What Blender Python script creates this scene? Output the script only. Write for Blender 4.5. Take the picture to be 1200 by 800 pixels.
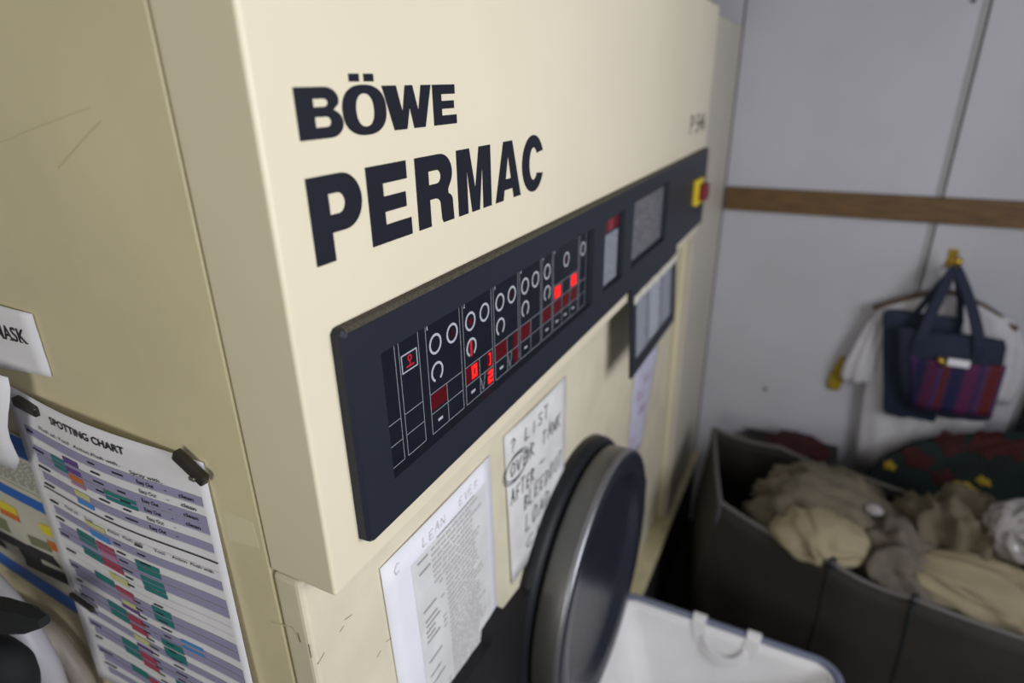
import bpy, bmesh, math, random
from mathutils import Vector, Matrix, noise
from mathutils.geometry import tessellate_polygon
import numpy as np

for o in list(bpy.data.objects):
    bpy.data.objects.remove(o)
random.seed(7)
scene = bpy.context.scene
C = scene.collection
PI = math.pi

# ------------------------------------------------------------------ camera
FPX = 720.0                                     # focal length in pixels of a 1200 px wide frame
YAW, PITCH, ROLL = (math.radians(a) for a in (62.82, 22.76, -1.08))
CAM = np.array([-0.303, -0.34, 1.90])


def cam_axes(y, p, r):
    fw = np.array([math.sin(y) * math.cos(p), math.cos(y) * math.cos(p), -math.sin(p)])
    rt = np.array([math.cos(y), -math.sin(y), 0.0])
    up = np.cross(rt, fw)
    return math.cos(r) * rt + math.sin(r) * up, -math.sin(r) * rt + math.cos(r) * up, fw


RT, UP, FW = cam_axes(YAW, PITCH, ROLL)
cam_data = bpy.data.cameras.new('camera')
cam = bpy.data.objects.new('camera', cam_data)
C.objects.link(cam)
cam.matrix_world = Matrix(((RT[0], UP[0], -FW[0], CAM[0]), (RT[1], UP[1], -FW[1], CAM[1]),
                           (RT[2], UP[2], -FW[2], CAM[2]), (0, 0, 0, 1)))
cam_data.sensor_fit = 'HORIZONTAL'
cam_data.sensor_width = 36
cam_data.lens = FPX / 1200 * 36
cam_data.clip_start = 0.02
cam_data.dof.use_dof = True
cam_data.dof.focus_distance = 0.62
cam_data.dof.aperture_fstop = 2.5
scene.camera = cam

# ------------------------------------------------------------------ light and exposure
vs = scene.view_settings
vs.view_transform = 'Standard'
vs.look = 'None'
vs.gamma = 1
vs.use_curve_mapping = False
vs.exposure = 0.0
world = bpy.data.worlds.new('world')
scene.world = world
world.use_nodes = True
world.node_tree.nodes['Background'].inputs[0].default_value = (0.75, 0.85, 1.0, 1)
world.node_tree.nodes['Background'].inputs[1].default_value = 0.3
# daylight entering through the window behind the camera
WIN = (-0.65, 0.75, 1.35, 2.45)                 # x0 x1 z0 z1 of the opening in the wall y = YF
YF, YB, XL, ZC = -1.85, 1.55, -2.0, 2.75          # inner faces of the room
ld = bpy.data.lights.new('window_daylight', 'AREA')
ld.shape = 'RECTANGLE'
ld.size, ld.size_y = WIN[1] - WIN[0], WIN[3] - WIN[2]
ld.energy = 36
ld.color = (0.97, 0.99, 1.05)
lo = bpy.data.objects.new('window_daylight', ld)
C.objects.link(lo)
lo.location = ((WIN[0] + WIN[1]) / 2, YF + .03, (WIN[2] + WIN[3]) / 2)
lo.rotation_euler = (math.radians(90), 0, 0)    # shines towards +Y
# second, smaller window in the left wall
WIN2 = (-0.75, 0.15, 1.45, 2.35)                # y0 y1 z0 z1
ld2 = bpy.data.lights.new('side_window_daylight', 'AREA')
ld2.shape = 'RECTANGLE'
ld2.size, ld2.size_y = WIN2[1] - WIN2[0], WIN2[3] - WIN2[2]
ld2.energy = 15
ld2.color = (1.0, 0.97, 0.87)
lo2 = bpy.data.objects.new('side_window_daylight', ld2)
C.objects.link(lo2)
lo2.location = (XL + .03, (WIN2[0] + WIN2[1]) / 2, (WIN2[2] + WIN2[3]) / 2)
lo2.rotation_euler = (math.radians(90), 0, math.radians(-90))   # shines towards +X


# ------------------------------------------------------------------ pixel -> place on a known surface
def ray(px, py):
    return RT * (px - 600) / FPX - UP * (py - 400) / FPX + FW


def onX(px, py, x):
    d = ray(px, py)
    return Vector(CAM + d * ((x - CAM[0]) / d[0]))


def onY(px, py, y):
    d = ray(px, py)
    return Vector(CAM + d * ((y - CAM[1]) / d[1]))


def onZ(px, py, z):
    d = ray(px, py)
    return Vector(CAM + d * ((z - CAM[2]) / d[2]))


# ------------------------------------------------------------------ materials
MATS = {}


def mat(name, col, rough=0.5, metal=0.0, spec=0.5, var=0.0, vscale=4.0, bump=0.0, bscale=60.0, emit=None, estr=0.0,
        col2=None, coat=0.0, sheen=0.0, stretch=(1, 1, 1), alpha=1.0, trans=0.0, detail=4.0):
    if name in MATS:
        return MATS[name]
    m = bpy.data.materials.new(name)
    m.use_nodes = True
    nt = m.node_tree
    b = nt.nodes['Principled BSDF']
    b.inputs['Base Color'].default_value = (*col, 1)
    b.inputs['Roughness'].default_value = rough
    b.inputs['Metallic'].default_value = metal
    b.inputs['Specular IOR Level'].default_value = spec
    b.inputs['Coat Weight'].default_value = coat
    b.inputs['Sheen Weight'].default_value = sheen
    b.inputs['Alpha'].default_value = alpha
    b.inputs['Transmission Weight'].default_value = trans
    if emit:
        b.inputs['Emission Color'].default_value = (*emit, 1)
        b.inputs['Emission Strength'].default_value = estr
    if var or bump:
        tc = nt.nodes.new('ShaderNodeTexCoord')
        mp = nt.nodes.new('ShaderNodeMapping')
        mp.inputs['Scale'].default_value = stretch
        nt.links.new(tc.outputs['Object'], mp.inputs[0])
    if var:
        n = nt.nodes.new('ShaderNodeTexNoise')
        n.inputs['Scale'].default_value = vscale
        n.inputs['Detail'].default_value = detail
        nt.links.new(mp.outputs[0], n.inputs['Vector'])
        r = nt.nodes.new('ShaderNodeValToRGB')
        c2 = col2 if col2 else tuple(c * (1 - var) for c in col)
        r.color_ramp.elements[0].position = 0.35
        r.color_ramp.elements[1].position = 0.65
        r.color_ramp.elements[0].color = (*c2, 1)
        r.color_ramp.elements[1].color = (*col, 1)
        nt.links.new(n.outputs['Fac'], r.inputs['Fac'])
        nt.links.new(r.outputs['Color'], b.inputs['Base Color'])
    if bump:
        n2 = nt.nodes.new('ShaderNodeTexNoise')
        n2.inputs['Scale'].default_value = bscale
        n2.inputs['Detail'].default_value = 3
        nt.links.new(mp.outputs[0], n2.inputs['Vector'])
        bp = nt.nodes.new('ShaderNodeBump')
        bp.inputs['Strength'].default_value = bump
        bp.inputs['Distance'].default_value = 0.003
        nt.links.new(n2.outputs['Fac'], bp.inputs['Height'])
        nt.links.new(bp.outputs[0], b.inputs['Normal'])
    MATS[name] = m
    return m


def stripe_mat(name, cols, axis_scale, rough=0.8):
    """woven stripes running up and down the cloth: the colours repeat along object Y"""
    m = bpy.data.materials.new(name)
    m.use_nodes = True
    nt = m.node_tree
    b = nt.nodes['Principled BSDF']
    b.inputs['Roughness'].default_value = rough
    tc = nt.nodes.new('ShaderNodeTexCoord')
    sp = nt.nodes.new('ShaderNodeSeparateXYZ')
    nt.links.new(tc.outputs['Object'], sp.inputs[0])
    mm = nt.nodes.new('ShaderNodeMath')
    mm.operation = 'MULTIPLY'
    mm.inputs[1].default_value = axis_scale
    nt.links.new(sp.outputs['Y'], mm.inputs[0])
    fr = nt.nodes.new('ShaderNodeMath')
    fr.operation = 'FRACT'
    nt.links.new(mm.outputs[0], fr.inputs[0])
    r = nt.nodes.new('ShaderNodeValToRGB')
    r.color_ramp.interpolation = 'CONSTANT'
    el = r.color_ramp.elements
    while len(el) > 1:
        el.remove(el[-1])
    el[0].position = 0
    el[0].color = (*cols[0][1], 1)
    for p, c in cols[1:]:
        e = el.new(p)
        e.color = (*c, 1)
    nt.links.new(fr.outputs[0], r.inputs['Fac'])
    nt.links.new(r.outputs['Color'], b.inputs['Base Color'])
    return m


CREAM = (0.775, 0.70, 0.525)
m_hood = mat('cream_enamel', CREAM, 0.33, var=0.05, vscale=3, bump=0.04, bscale=150)
m_side = mat('cream_enamel_shaded', (0.72, 0.645, 0.43), 0.36, var=0.10, vscale=5, bump=0.05, bscale=130)  # same cream as the hood, its warm side shade mixed into the colour
m_lower = mat('cream_enamel_worn', (0.74, 0.675, 0.51), 0.42, var=0.12, vscale=9, bump=0.05, bscale=90)
m_end = mat('beige_enamel', (0.55, 0.50, 0.42), 0.45, var=0.08, vscale=4, bump=0.04)
m_endlow = mat('cream_edge', (0.74, 0.68, 0.47), 0.42)
m_ledge = mat('ledge_cream', (0.62, 0.55, 0.34), 0.45, var=0.25, vscale=14)
m_tank = mat('tank_black', (0.012, 0.011, 0.010), 0.75, var=0.3, vscale=8)
m_ink = mat('letter_navy', (0.010, 0.011, 0.019), 0.5, spec=0.22)
m_bezel = mat('bezel_charcoal', (0.016, 0.019, 0.030), 0.45, spec=0.25, bump=0.12, bscale=700)
m_glass = mat('display_black', (0.008, 0.010, 0.018), 0.3, spec=0.25)
m_line = mat('display_print_grey', (0.30, 0.31, 0.34), 0.5)
m_ring = mat('display_print_white', (0.43, 0.44, 0.48), 0.5)
m_reddark = mat('led_dark_glow', (0.055, 0.002, 0.006), 0.35, spec=0.25, emit=(0.5, 0.0, 0.015), estr=0.06)  # dark red cells, given a faint glow of their own
m_redfaint = mat('led_faint_red', (0.020, 0.002, 0.005), 0.35, spec=0.25, emit=(0.5, 0.0, 0.02), estr=0.02)
m_redlit = mat('led_lit_red', (0.6, 0.01, 0.01), 0.3, emit=(1.0, 0.02, 0.015), estr=1.1)
m_redmid = mat('led_dim_red', (0.35, 0.01, 0.02), 0.3, emit=(0.8, 0.02, 0.04), estr=0.25)
m_reddim = mat('led_deep_red', (0.12, 0.003, 0.008), 0.3, emit=(0.6, 0.0, 0.02), estr=0.14)
m_lcd = mat('lcd_grey', (0.30, 0.32, 0.37), 0.5, var=0.55, vscale=220, detail=1)
m_lcd2 = mat('printed_table_grey', (0.20, 0.20, 0.22), 0.5, var=0.7, vscale=170, detail=1)
m_yellow = mat('switch_yellow', (0.80, 0.58, 0.02), 0.4)
m_red = mat('switch_red', (0.17, 0.010, 0.016), 0.4)
m_rubber = mat('black_rubber', (0.009, 0.010, 0.014), 0.5, spec=0.3)
m_door = mat('door_black', (0.020, 0.022, 0.034), 0.28, spec=0.5)
m_doorside = mat('door_grey', (0.12, 0.12, 0.115), 0.38, metal=0.5, bump=0.06, bscale=300)
m_paper = mat('paper_white', (0.82, 0.82, 0.88), 0.7, var=0.06, vscale=12, bump=0.06, bscale=30)
m_paper2 = mat('paper_grubby', (0.72, 0.715, 0.71), 0.75, var=0.14, vscale=16, bump=0.1, bscale=40)
m_paperL = mat('paper_lilac', (0.58, 0.57, 0.72), 0.7, var=0.06, vscale=12)
m_text = mat('print_black', (0.02, 0.02, 0.025), 0.6)
m_grey = mat('print_grey', (0.30, 0.29, 0.30), 0.7)
m_midgrey = mat('print_faint', (0.48, 0.46, 0.46), 0.7)
m_pen = mat('pen_ink', (0.025, 0.025, 0.035), 0.6)
m_pink = mat('pen_pink', (0.62, 0.32, 0.48), 0.6)
m_lav = mat('print_lavender', (0.32, 0.31, 0.50), 0.65)
m_teal = mat('print_teal', (0.02, 0.20, 0.20), 0.65)
m_crim = mat('print_crimson', (0.42, 0.06, 0.11), 0.65)
m_purp = mat('print_purple', (0.14, 0.06, 0.30), 0.65)
m_orng = mat('print_orange', (0.62, 0.16, 0.03), 0.65)
m_yelp = mat('print_yellow', (0.75, 0.62, 0.04), 0.65)
m_yelpale = mat('print_pale_yellow', (0.62, 0.62, 0.30), 0.65)
m_pinkp = mat('print_pink', (0.50, 0.22, 0.38), 0.65)
m_blue = mat('print_blue', (0.01, 0.12, 0.50), 0.5)
m_sky = mat('print_sky', (0.06, 0.28, 0.70), 0.6)
m_olive = mat('print_olive', (0.20, 0.21, 0.12), 0.6)
m_clip = mat('magnet_black', (0.030, 0.024, 0.022), 0.35, var=0.4, vscale=60)
m_steel = mat('clip_steel', (0.45, 0.42, 0.38), 0.3, metal=0.9)
m_wall = mat('wall_white_paint', (0.53, 0.53, 0.59), 0.55, var=0.10, vscale=2.2, bump=0.25, bscale=7)
m_wallback = mat('wall_dull_white', (0.30, 0.29, 0.27), 0.7, var=0.08)
m_gap = mat('joint_dark', (0.10, 0.10, 0.105), 0.8)
m_rail = mat('rail_wood', (0.165, 0.085, 0.022), 0.55, var=0.5, vscale=9, stretch=(1, 1.2, 14), bump=0.1)
m_floor = mat('floor_dark', (0.035, 0.029, 0.022), 0.8, var=0.5, vscale=5)
m_ceil = mat('ceiling_dull', (0.34, 0.33, 0.31), 0.8, var=0.05)
m_frame = mat('window_frame_white', (0.75, 0.75, 0.73), 0.4)
m_canvas = mat('canvas_white', (0.80, 0.79, 0.80), 0.8, var=0.06, vscale=9, bump=0.25, bscale=14)
m_tube = mat('tube_blue_grey', (0.16, 0.18, 0.26), 0.35, spec=0.5)
m_web = mat('webbing_white', (0.74, 0.73, 0.74), 0.8)
m_sorter = mat('sorter_canvas', (0.026, 0.022, 0.0175), 0.8, var=0.35, vscale=6, bump=0.3, bscale=11)
m_piping = mat('sorter_piping', (0.11, 0.10, 0.095), 0.7)
m_khaki = mat('cloth_khaki', (0.15, 0.128, 0.088), 0.9, var=0.25, vscale=9, bump=0.3, bscale=22)
m_taupe = mat('cloth_taupe', (0.145, 0.122, 0.098), 0.9, var=0.25, vscale=9, bump=0.3, bscale=22)
m_creamcl = mat('cloth_cream', (0.31, 0.262, 0.165), 0.9, var=0.12, vscale=9, bump=0.2, bscale=30)
m_poly = mat('plastic_bag_white', (0.36, 0.33, 0.33), 0.25, var=0.15, vscale=8, bump=0.4, bscale=18)
m_shirt = mat('shirt_white', (0.62, 0.61, 0.66), 0.85, var=0.12, vscale=7, bump=0.3, bscale=16)
m_navy = mat('cloth_navy', (0.010, 0.016, 0.042), 0.8, bump=0.2, bscale=30)
m_navy2 = mat('cloth_dark_blue', (0.010, 0.020, 0.048), 0.8, bump=0.2, bscale=30)
m_hanger = mat('hanger_wood', (0.09, 0.05, 0.025), 0.5)
m_brass = mat('brass', (0.60, 0.40, 0.07), 0.3, metal=0.9)
m_yelcl = mat('cloth_yellow', (0.36, 0.25, 0.012), 0.8)
m_redcl = mat('cloth_red', (0.045, 0.002, 0.004), 0.85, var=0.4, vscale=9)
m_black = mat('cloth_black', (0.008, 0.010, 0.012), 0.85)
m_green = mat('cloth_green', (0.003, 0.015, 0.015), 0.85, var=0.5, vscale=8)
m_tape = mat('tape_beige', (0.76, 0.72, 0.62), 0.5, var=0.3, vscale=30)
m_hose = mat('hose_white', (0.60, 0.58, 0.62), 0.4)
m_hose2 = mat('hose_beige', (0.42, 0.37, 0.33), 0.45)
m_scratch = mat('scratch_brown', (0.28, 0.24, 0.15), 0.6)
m_nail = mat('nail_dark', (0.05, 0.05, 0.06), 0.5, metal=0.5)


# ------------------------------------------------------------------ helpers
def link(name, me, m, parent=None, smooth=False):
    o = bpy.data.objects.new(name, me)
    if m is not None:
        me.materials.append(m)
    C.objects.link(o)
    if parent is not None:
        o.parent = parent
        # every Empty used here sits at a pure translation; keep world coordinates
        o.matrix_parent_inverse = Matrix.Translation(-world_loc(parent))
    if smooth:
        for p in me.polygons:
            p.use_smooth = True
    return o


def world_loc(o):
    v = o.location.copy()
    return v if o.type == 'EMPTY' else Vector((0, 0, 0))


def empty(name, loc, label, cat, group=None):
    o = bpy.data.objects.new(name, None)
    o.empty_display_size = 0.05
    o.location = loc
    C.objects.link(o)
    tag(o, label, cat, group)
    return o


def tag(o, label, cat, group=None):
    o['label'] = label
    o['category'] = cat
    if group:
        o['group'] = group
    return o


def struct(o, label=None):
    o['kind'] = 'structure'
    if label:
        o['label'] = label
    return o


class MB:
    def __init__(self):
        self.v, self.f = [], []

    def add(self, vs, fs):
        n = len(self.v)
        self.v += [tuple(p) for p in vs]
        self.f += [tuple(i + n for i in f) for f in fs]
        return self

    def box(self, x0, x1, y0, y1, z0, z1):
        v = [(x, y, z) for x in (x0, x1) for y in (y0, y1) for z in (z0, z1)]
        return self.add(v, [(0, 1, 3, 2), (4, 6, 7, 5), (0, 4, 5, 1), (2, 3, 7, 6), (0, 2, 6, 4), (1, 5, 7, 3)])

    def tube(self, pts, r, n=12, caps=True, squash=None):
        pts = [Vector(p) for p in pts]
        rs = r if isinstance(r, (list, tuple)) else [r] * len(pts)
        vs, fs = [], []
        prev = None
        for i, p in enumerate(pts):
            t = (pts[min(i + 1, len(pts) - 1)] - pts[max(i - 1, 0)]).normalized()
            if prev is None:
                a = Vector((0, 0, 1)) if abs(t.z) < 0.9 else Vector((1, 0, 0))
                s = t.cross(a).normalized()
            else:
                s = (prev - t * prev.dot(t)).normalized()
            prev = s
            u = t.cross(s)
            for k in range(n):
                a = 2 * PI * k / n
                vs.append(p + s * math.cos(a) * rs[i] + u * math.sin(a) * rs[i])
        for i in range(len(pts) - 1):
            for k in range(n):
                fs.append((i * n + k, i * n + (k + 1) % n, (i + 1) * n + (k + 1) % n, (i + 1) * n + k))
        if caps:
            fs.append(tuple(range(n - 1, -1, -1)))
            fs.append(tuple((len(pts) - 1) * n + k for k in range(n)))
        return self.add(vs, fs)

    def strap(self, pts, wdir, w, th):
        """flat band along pts, width direction wdir"""
        pts = [Vector(p) for p in pts]
        wd = Vector(wdir).normalized()
        vs, fs = [], []
        for i, p in enumerate(pts):
            t = (pts[min(i + 1, len(pts) - 1)] - pts[max(i - 1, 0)]).normalized()
            w2 = (wd - t * wd.dot(t)).normalized()
            n = t.cross(w2)
            for a, b in ((-1, -1), (1, -1), (1, 1), (-1, 1)):
                vs.append(p + w2 * a * w / 2 + n * b * th / 2)
        for i in range(len(pts) - 1):
            for k in range(4):
                fs.append((i * 4 + k, i * 4 + (k + 1) % 4, (i + 1) * 4 + (k + 1) % 4, (i + 1) * 4 + k))
        fs += [(3, 2, 1, 0), tuple((len(pts) - 1) * 4 + k for k in range(4))]
        return self.add(vs, fs)

    def build(self, name, m, parent=None, smooth=False, bevel=0.0, seg=2):
        me = bpy.data.meshes.new(name)
        me.from_pydata(self.v, [], self.f)
        bm = bmesh.new()
        bm.from_mesh(me)
        bmesh.ops.recalc_face_normals(bm, faces=bm.faces)
        if bevel:
            es = [e for e in bm.edges if len(e.link_faces) == 2 and e.calc_face_angle(0) > 0.6]
            bmesh.ops.bevel(bm, geom=es, offset=bevel, segments=seg, profile=0.5, affect='EDGES')
        bm.to_mesh(me)
        bm.free()
        o = link(name, me, m, parent, smooth)
        if bevel:
            for p in me.polygons:
                p.use_smooth = False
        return o


def poly_faces(loops):
    """triangles of a 2-D outline with holes; returns (points, tris)"""
    flat = [p for l in loops for p in l]
    tris = tessellate_polygon([[Vector((p[0], p[1], 0)) for p in l] for l in loops])
    return flat, tris


def plate(loops, place, t0, t1, mb=None):
    """outline (with holes) given a thickness: place(a, b, off) -> world"""
    mb = mb or MB()
    pts, tris = poly_faces(loops)
    n = len(pts)
    vs = [place(a, b, t1) for a, b in pts] + [place(a, b, t0) for a, b in pts]
    fs = [tuple(t) for t in tris]
    k = 0
    for l in loops:
        m_ = len(l)
        for i in range(m_):
            a, b = k + i, k + (i + 1) % m_
            fs.append((a, b, b + n, a + n))
        k += m_
    return mb.add(vs, fs)


def FR(y0):
    return lambda a, b, off: (a, y0 - off, b)                # on a surface facing -Y


def SD(x0=0.0):
    return lambda a, b, off: (x0 - off, a, b)                # on a surface facing -X


def rect(a0, a1, b0, b1):
    return [(a0, b0), (a1, b0), (a1, b1), (a0, b1)]


def arc(cx, cz, rx, rz, a0, a1, n=14):
    return [(cx + rx * math.cos(math.radians(a0 + (a1 - a0) * i / n)), cz + rz * math.sin(math.radians(a0 + (a1 - a0) * i / n)))
            for i in range(n + 1)]


def sell(cx, cz, rx, rz, e=2.4, n=40):
    out = []
    for i in range(n):
        a = 2 * PI * i / n
        c, s = math.cos(a), math.sin(a)
        out.append((cx + rx * math.copysign(abs(c) ** (2 / e), c), cz + rz * math.copysign(abs(s) ** (2 / e), s)))
    return out


def text_mesh(body, size=1.0, offset=0.0, shear=0.0):
    cu = bpy.data.curves.new('t', 'FONT')
    cu.body = body
    cu.size = size
    cu.offset = offset
    cu.shear = shear
    cu.resolution_u = 3
    o = bpy.data.objects.new('t', cu)
    C.objects.link(o)
    dg = bpy.context.evaluated_depsgraph_get()
    me = bpy.data.meshes.new_from_object(o.evaluated_get(dg))
    vs = [(v.co.x, v.co.y) for v in me.vertices]
    fs = [tuple(p.vertices) for p in me.polygons]
    bpy.data.objects.remove(o)
    bpy.data.curves.remove(cu)
    bpy.data.meshes.remove(me)
    return vs, fs


def text_on(mb, body, place, a0, b0, w, h, off, offset=0.0, shear=0.0):
    """fit text into the box from (a0, b0), signed width w (negative runs towards -a) and height h"""
    vs, fs = text_mesh(body, 1.0, offset, shear)
    xs = [v[0] for v in vs]
    x0, x1 = min(xs), max(xs)
    vs = [place(a0 + w * (x - x0) / (x1 - x0), b0 + h * y / 0.70, off) for x, y in vs]
    return mb.add(vs, fs)


# ================================================================== THE ROOM
XW = 2.135                                               # inner face of the wall in view
struct(MB().box(XL - .1, XW + .12, YF - .1, YB + .1, -0.1, 0).build('floor', m_floor), 'dark brown floor of the back room')
struct(MB().box(XL - .1, XW + .12, YF - .1, YB + .1, ZC, ZC + .1).build('ceiling', m_ceil), 'plain dull ceiling')
wl = MB()
wl.box(XL - .1, XL, YF, WIN2[0], 0, ZC).box(XL - .1, XL, WIN2[1], YB, 0, ZC)
wl.box(XL - .1, XL, WIN2[0], WIN2[1], 0, WIN2[2]).box(XL - .1, XL, WIN2[0], WIN2[1], WIN2[3], ZC)
struct(wl.build('wall_left', m_wallback), 'dull wall with a small window on the camera side')
w2 = MB()
for a, b, c, d in ((WIN2[0], WIN2[1], WIN2[2], WIN2[2] + .05), (WIN2[0], WIN2[1], WIN2[3] - .05, WIN2[3]),
                   (WIN2[0], WIN2[0] + .05, WIN2[2], WIN2[3]), (WIN2[1] - .05, WIN2[1], WIN2[2], WIN2[3])):
    w2.box(XL - .08, XL - .03, a, b, c, d)
struct(w2.build('window_2', m_frame), 'small white framed window in the left wall')
struct(MB().box(XL, XW, YB, YB + .1, 0, ZC).build('wall_back', m_wallback), 'dull white wall behind the machine')
wf = MB()
wf.box(XL, WIN[0], YF - .1, YF, 0, ZC).box(WIN[1], XW, YF - .1, YF, 0, ZC)
wf.box(WIN[0], WIN[1], YF - .1, YF, 0, WIN[2]).box(WIN[0], WIN[1], YF - .1, YF, WIN[3], ZC)
struct(wf.build('wall_front', m_wallback), 'dull white wall with the window')
w1 = MB()
for a, b, c, d in ((WIN[0], WIN[1], WIN[2], WIN[2] + .05), (WIN[0], WIN[1], WIN[3] - .05, WIN[3]),
                   (WIN[0], WIN[0] + .05, WIN[2], WIN[3]), (WIN[1] - .05, WIN[1], WIN[2], WIN[3]),
                   ((WIN[0] + WIN[1]) / 2 - .025, (WIN[0] + WIN[1]) / 2 + .025, WIN[2], WIN[3])):
    w1.box(a, b, YF - .08, YF - .03, c, d)
struct(w1.build('window_1', m_frame), 'white framed window letting daylight in')

# the wall in view: a dark backing with two painted boards and an open joint between them
wr = struct(MB().box(XW + .012, XW + .12, YF, YB, 0, ZC).build('wall_right', m_gap), 'white painted board wall beside the machine')
JY = -0.672
for a, b in ((0.012, YB), (JY + .004, 0.006), (YF, JY - .005)):
    MB().box(XW, XW + .012, a, b, 0, ZC).build('wall_panel', m_wall, wr, bevel=0.002)
MB().box(XW - .003, XW + .003, JY + .001, JY + .017, 0, ZC).build('joint_strip', mat('strip_grey', (0.34, 0.34, 0.36), 0.6), wr, bevel=0.001)
rail = MB().box(XW - .022, XW, -1.84, -.001, 1.452, 1.536).build('trim_1', m_rail, bevel=0.003)
struct(rail, 'brown wooden rail fixed across the white wall')

# ================================================================== THE MACHINE
mach = empty('dry_cleaning_machine', (0.8, 0.6, 0), 'large cream enamelled dry cleaning machine with black control panel', 'machine')
ZH, ZT = 1.473, 2.082
XE = 1.615
MB().box(0.0, XE, 0.0830, 1.35, 0.382, ZT).build('side_body', m_side, mach, bevel=0.0016)
hood = MB().box(0.0, XE, 0.0, 0.0815, ZH, ZT).build('hood', m_hood, mach, bevel=0.0035, seg=4)
low = MB().box(0.0, XE - .002, 0.046, 0.0815, 0.382, ZH - .0025).build('lower_front', m_lower, mach, bevel=0.006, seg=3)
endc = MB().box(XE + .004, 2.131, 0.008, 1.35, 0.382, 2.066).build('end_cabinet', m_end, mach, bevel=0.004)
MB().box(XE + .0032, XE + .010, 0.028, 0.0455, 0.382, 1.470).build('end_cabinet_edge', m_endlow, mach, bevel=0.0015)
for a, b in ((0.0, 1.648), (1.651, 2.131)):
    MB().box(a, b, -0.013, 0.08, 0.36, 0.3815).build('base_ledge', m_ledge, mach, bevel=0.004)
MB().box(0.01, 2.11, -0.006, 1.34, 0.0, 0.36).build('base_tank', m_tank, mach, bevel=0.004)

# wear on the enamel: long scratches on the side, scuffs under the hood
def scratch(pts, w, place, parent, m=m_scratch):
    mb = MB()
    for (a0, b0), (a1, b1) in zip(pts[:-1], pts[1:]):
        d = Vector((a1 - a0, b1 - b0))
        if d.length < 1e-6:
            continue
        n = Vector((-d.y, d.x)).normalized() * w / 2
        mb.add([place(a0 - n.x, b0 - n.y, .0003), place(a1 - n.x, b1 - n.y, .0003), place(a1 + n.x, b1 + n.y, .0003),
                place(a0 + n.x, b0 + n.y, .0003)], [(0, 1, 2, 3)])
    return mb.build('scratch', m, parent)


sidebody = [o for o in mach.children if o.name == 'side_body'][0]
m_sc2 = mat('scratch_side', (0.62, 0.555, 0.345), 0.5)
for pl in ([(0, 167), (45, 148), (105, 126)], [(68, 197), (95, 166), (118, 142)], [(352, 752), (343, 735), (318, 728)]):
    scratch([(onX(*p, 0).y, onX(*p, 0).z) for p in pl], .0010, SD(0), sidebody, m_sc2)
for pl in ([(404, 726), (412, 720)], [(372, 778), (378, 768), (380, 764)], [(452, 752), (462, 744)], [(398, 740), (403, 733)],
           [(442, 770), (446, 762)]):
    scratch([(onY(*p, .046).x, onY(*p, .046).z) for p in pl], .0011, FR(.046), low)
for pl in ([(349, 741), (352, 752)], [(362, 755), (368, 772)]):
    scratch([(max(.0485, onX(*p, 0).y), onX(*p, 0).z) for p in pl], .0016, SD(0), low)


tm = MB()
plate([[(onX(*p, 0).y, onX(*p, 0).z) for p in ((262, 598), (296, 612), (304, 642), (268, 632))]], SD(0), 0, .0002, tm)
tm.build('tape_mark', mat('tape_residue', (.74, .675, .47), .45), sidebody)

# ------------------------------------------------ lettering on the hood
def rr(pts):
    return pts


G = {}
G['B'] = [[(0, 0), (.66, 0)] + arc(.68, .285, .32, .285, -90, 68, 12) + arc(.64, .745, .30, .255, -20, 90, 10) + [(0, 1)],
          [(.37, .62), (.37, .775), (.60, .775)] + arc(.60, .6975, .09, .0775, 90, -90, 8)[1:],
          [(.37, .225), (.37, .425), (.62, .425)] + arc(.62, .325, .10, .10, 90, -90, 8)[1:]]
G['O'] = [sell(.5, .5, .5, .53, 2.35), sell(.5, .5, .205, .345, 2.3)]
G['W'] = [[(0, 1), (.27, 1), (.365, .40), (.445, 1), (.60, 1), (.695, .40), (.78, 1), (1, 1), (.83, 0), (.585, 0), (.515, .50), (.435, 0), (.18, 0)]]
G['E'] = [[(0, 0), (1, 0), (1, .235), (.36, .235), (.36, .40), (.90, .40), (.90, .60), (.36, .60), (.36, .765), (.96, .765), (.96, 1), (0, 1)]]
G['P'] = [[(0, 0), (.36, 0), (.36, .335), (.60, .335)] + arc(.62, .6675, .38, .3325, -88, 88, 16) + [(.58, 1), (0, 1)],
          [(.36, .545), (.36, .785), (.53, .785)] + arc(.53, .665, .125, .12, 90, -90, 8)[1:]]
G['R'] = [[(0, 0), (.335, 0), (.335, .385), (.47, .385)] + arc(.47, .285, .16, .10, 90, 15, 5) + [(.645, .06), (.68, 0), (1.0, 0), (1.0, .04)]
          + arc(.80, .29, .185, .13, -10, 70, 6) + [(.86, .475)] + arc(.66, .725, .34, .275, -42, 90, 12) + [(0, 1)],
          [(.335, .595), (.335, .785), (.56, .785)] + arc(.56, .69, .105, .095, 90, -90, 8)[1:]]
G['M'] = [[(0, 0), (.27, 0), (.27, .72), (.385, 0), (.615, 0), (.73, .72), (.73, 0), (1, 0), (1, 1), (.64, 1), (.50, .36), (.36, 1), (0, 1)]]
G['A'] = [[(0, 0), (.30, 0), (.345, .175), (.66, .175), (.705, 0), (1, 0), (.675, 1), (.33, 1)], [(.40, .36), (.605, .36), (.50, .76)]]
_o = arc(.5, .5, .5, .52, 22, 338, 34)
_i = arc(.5, .5, .185, .30, 338, 22, 30)
G['C'] = [arc(.5, .5, .5, .525, 24, 336, 36) + arc(.515, .5, .19, .30, 322, 38, 26)]


def letter(ch, x0, x1, z0, z1):
    pl = FR(0)
    mb = MB()
    loops = [[(x0 + (x1 - x0) * a, z0 + (z1 - z0) * b) for a, b in l] for l in G[ch]]
    plate(loops, pl, -.0002, .0005, mb)
    return mb


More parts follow.
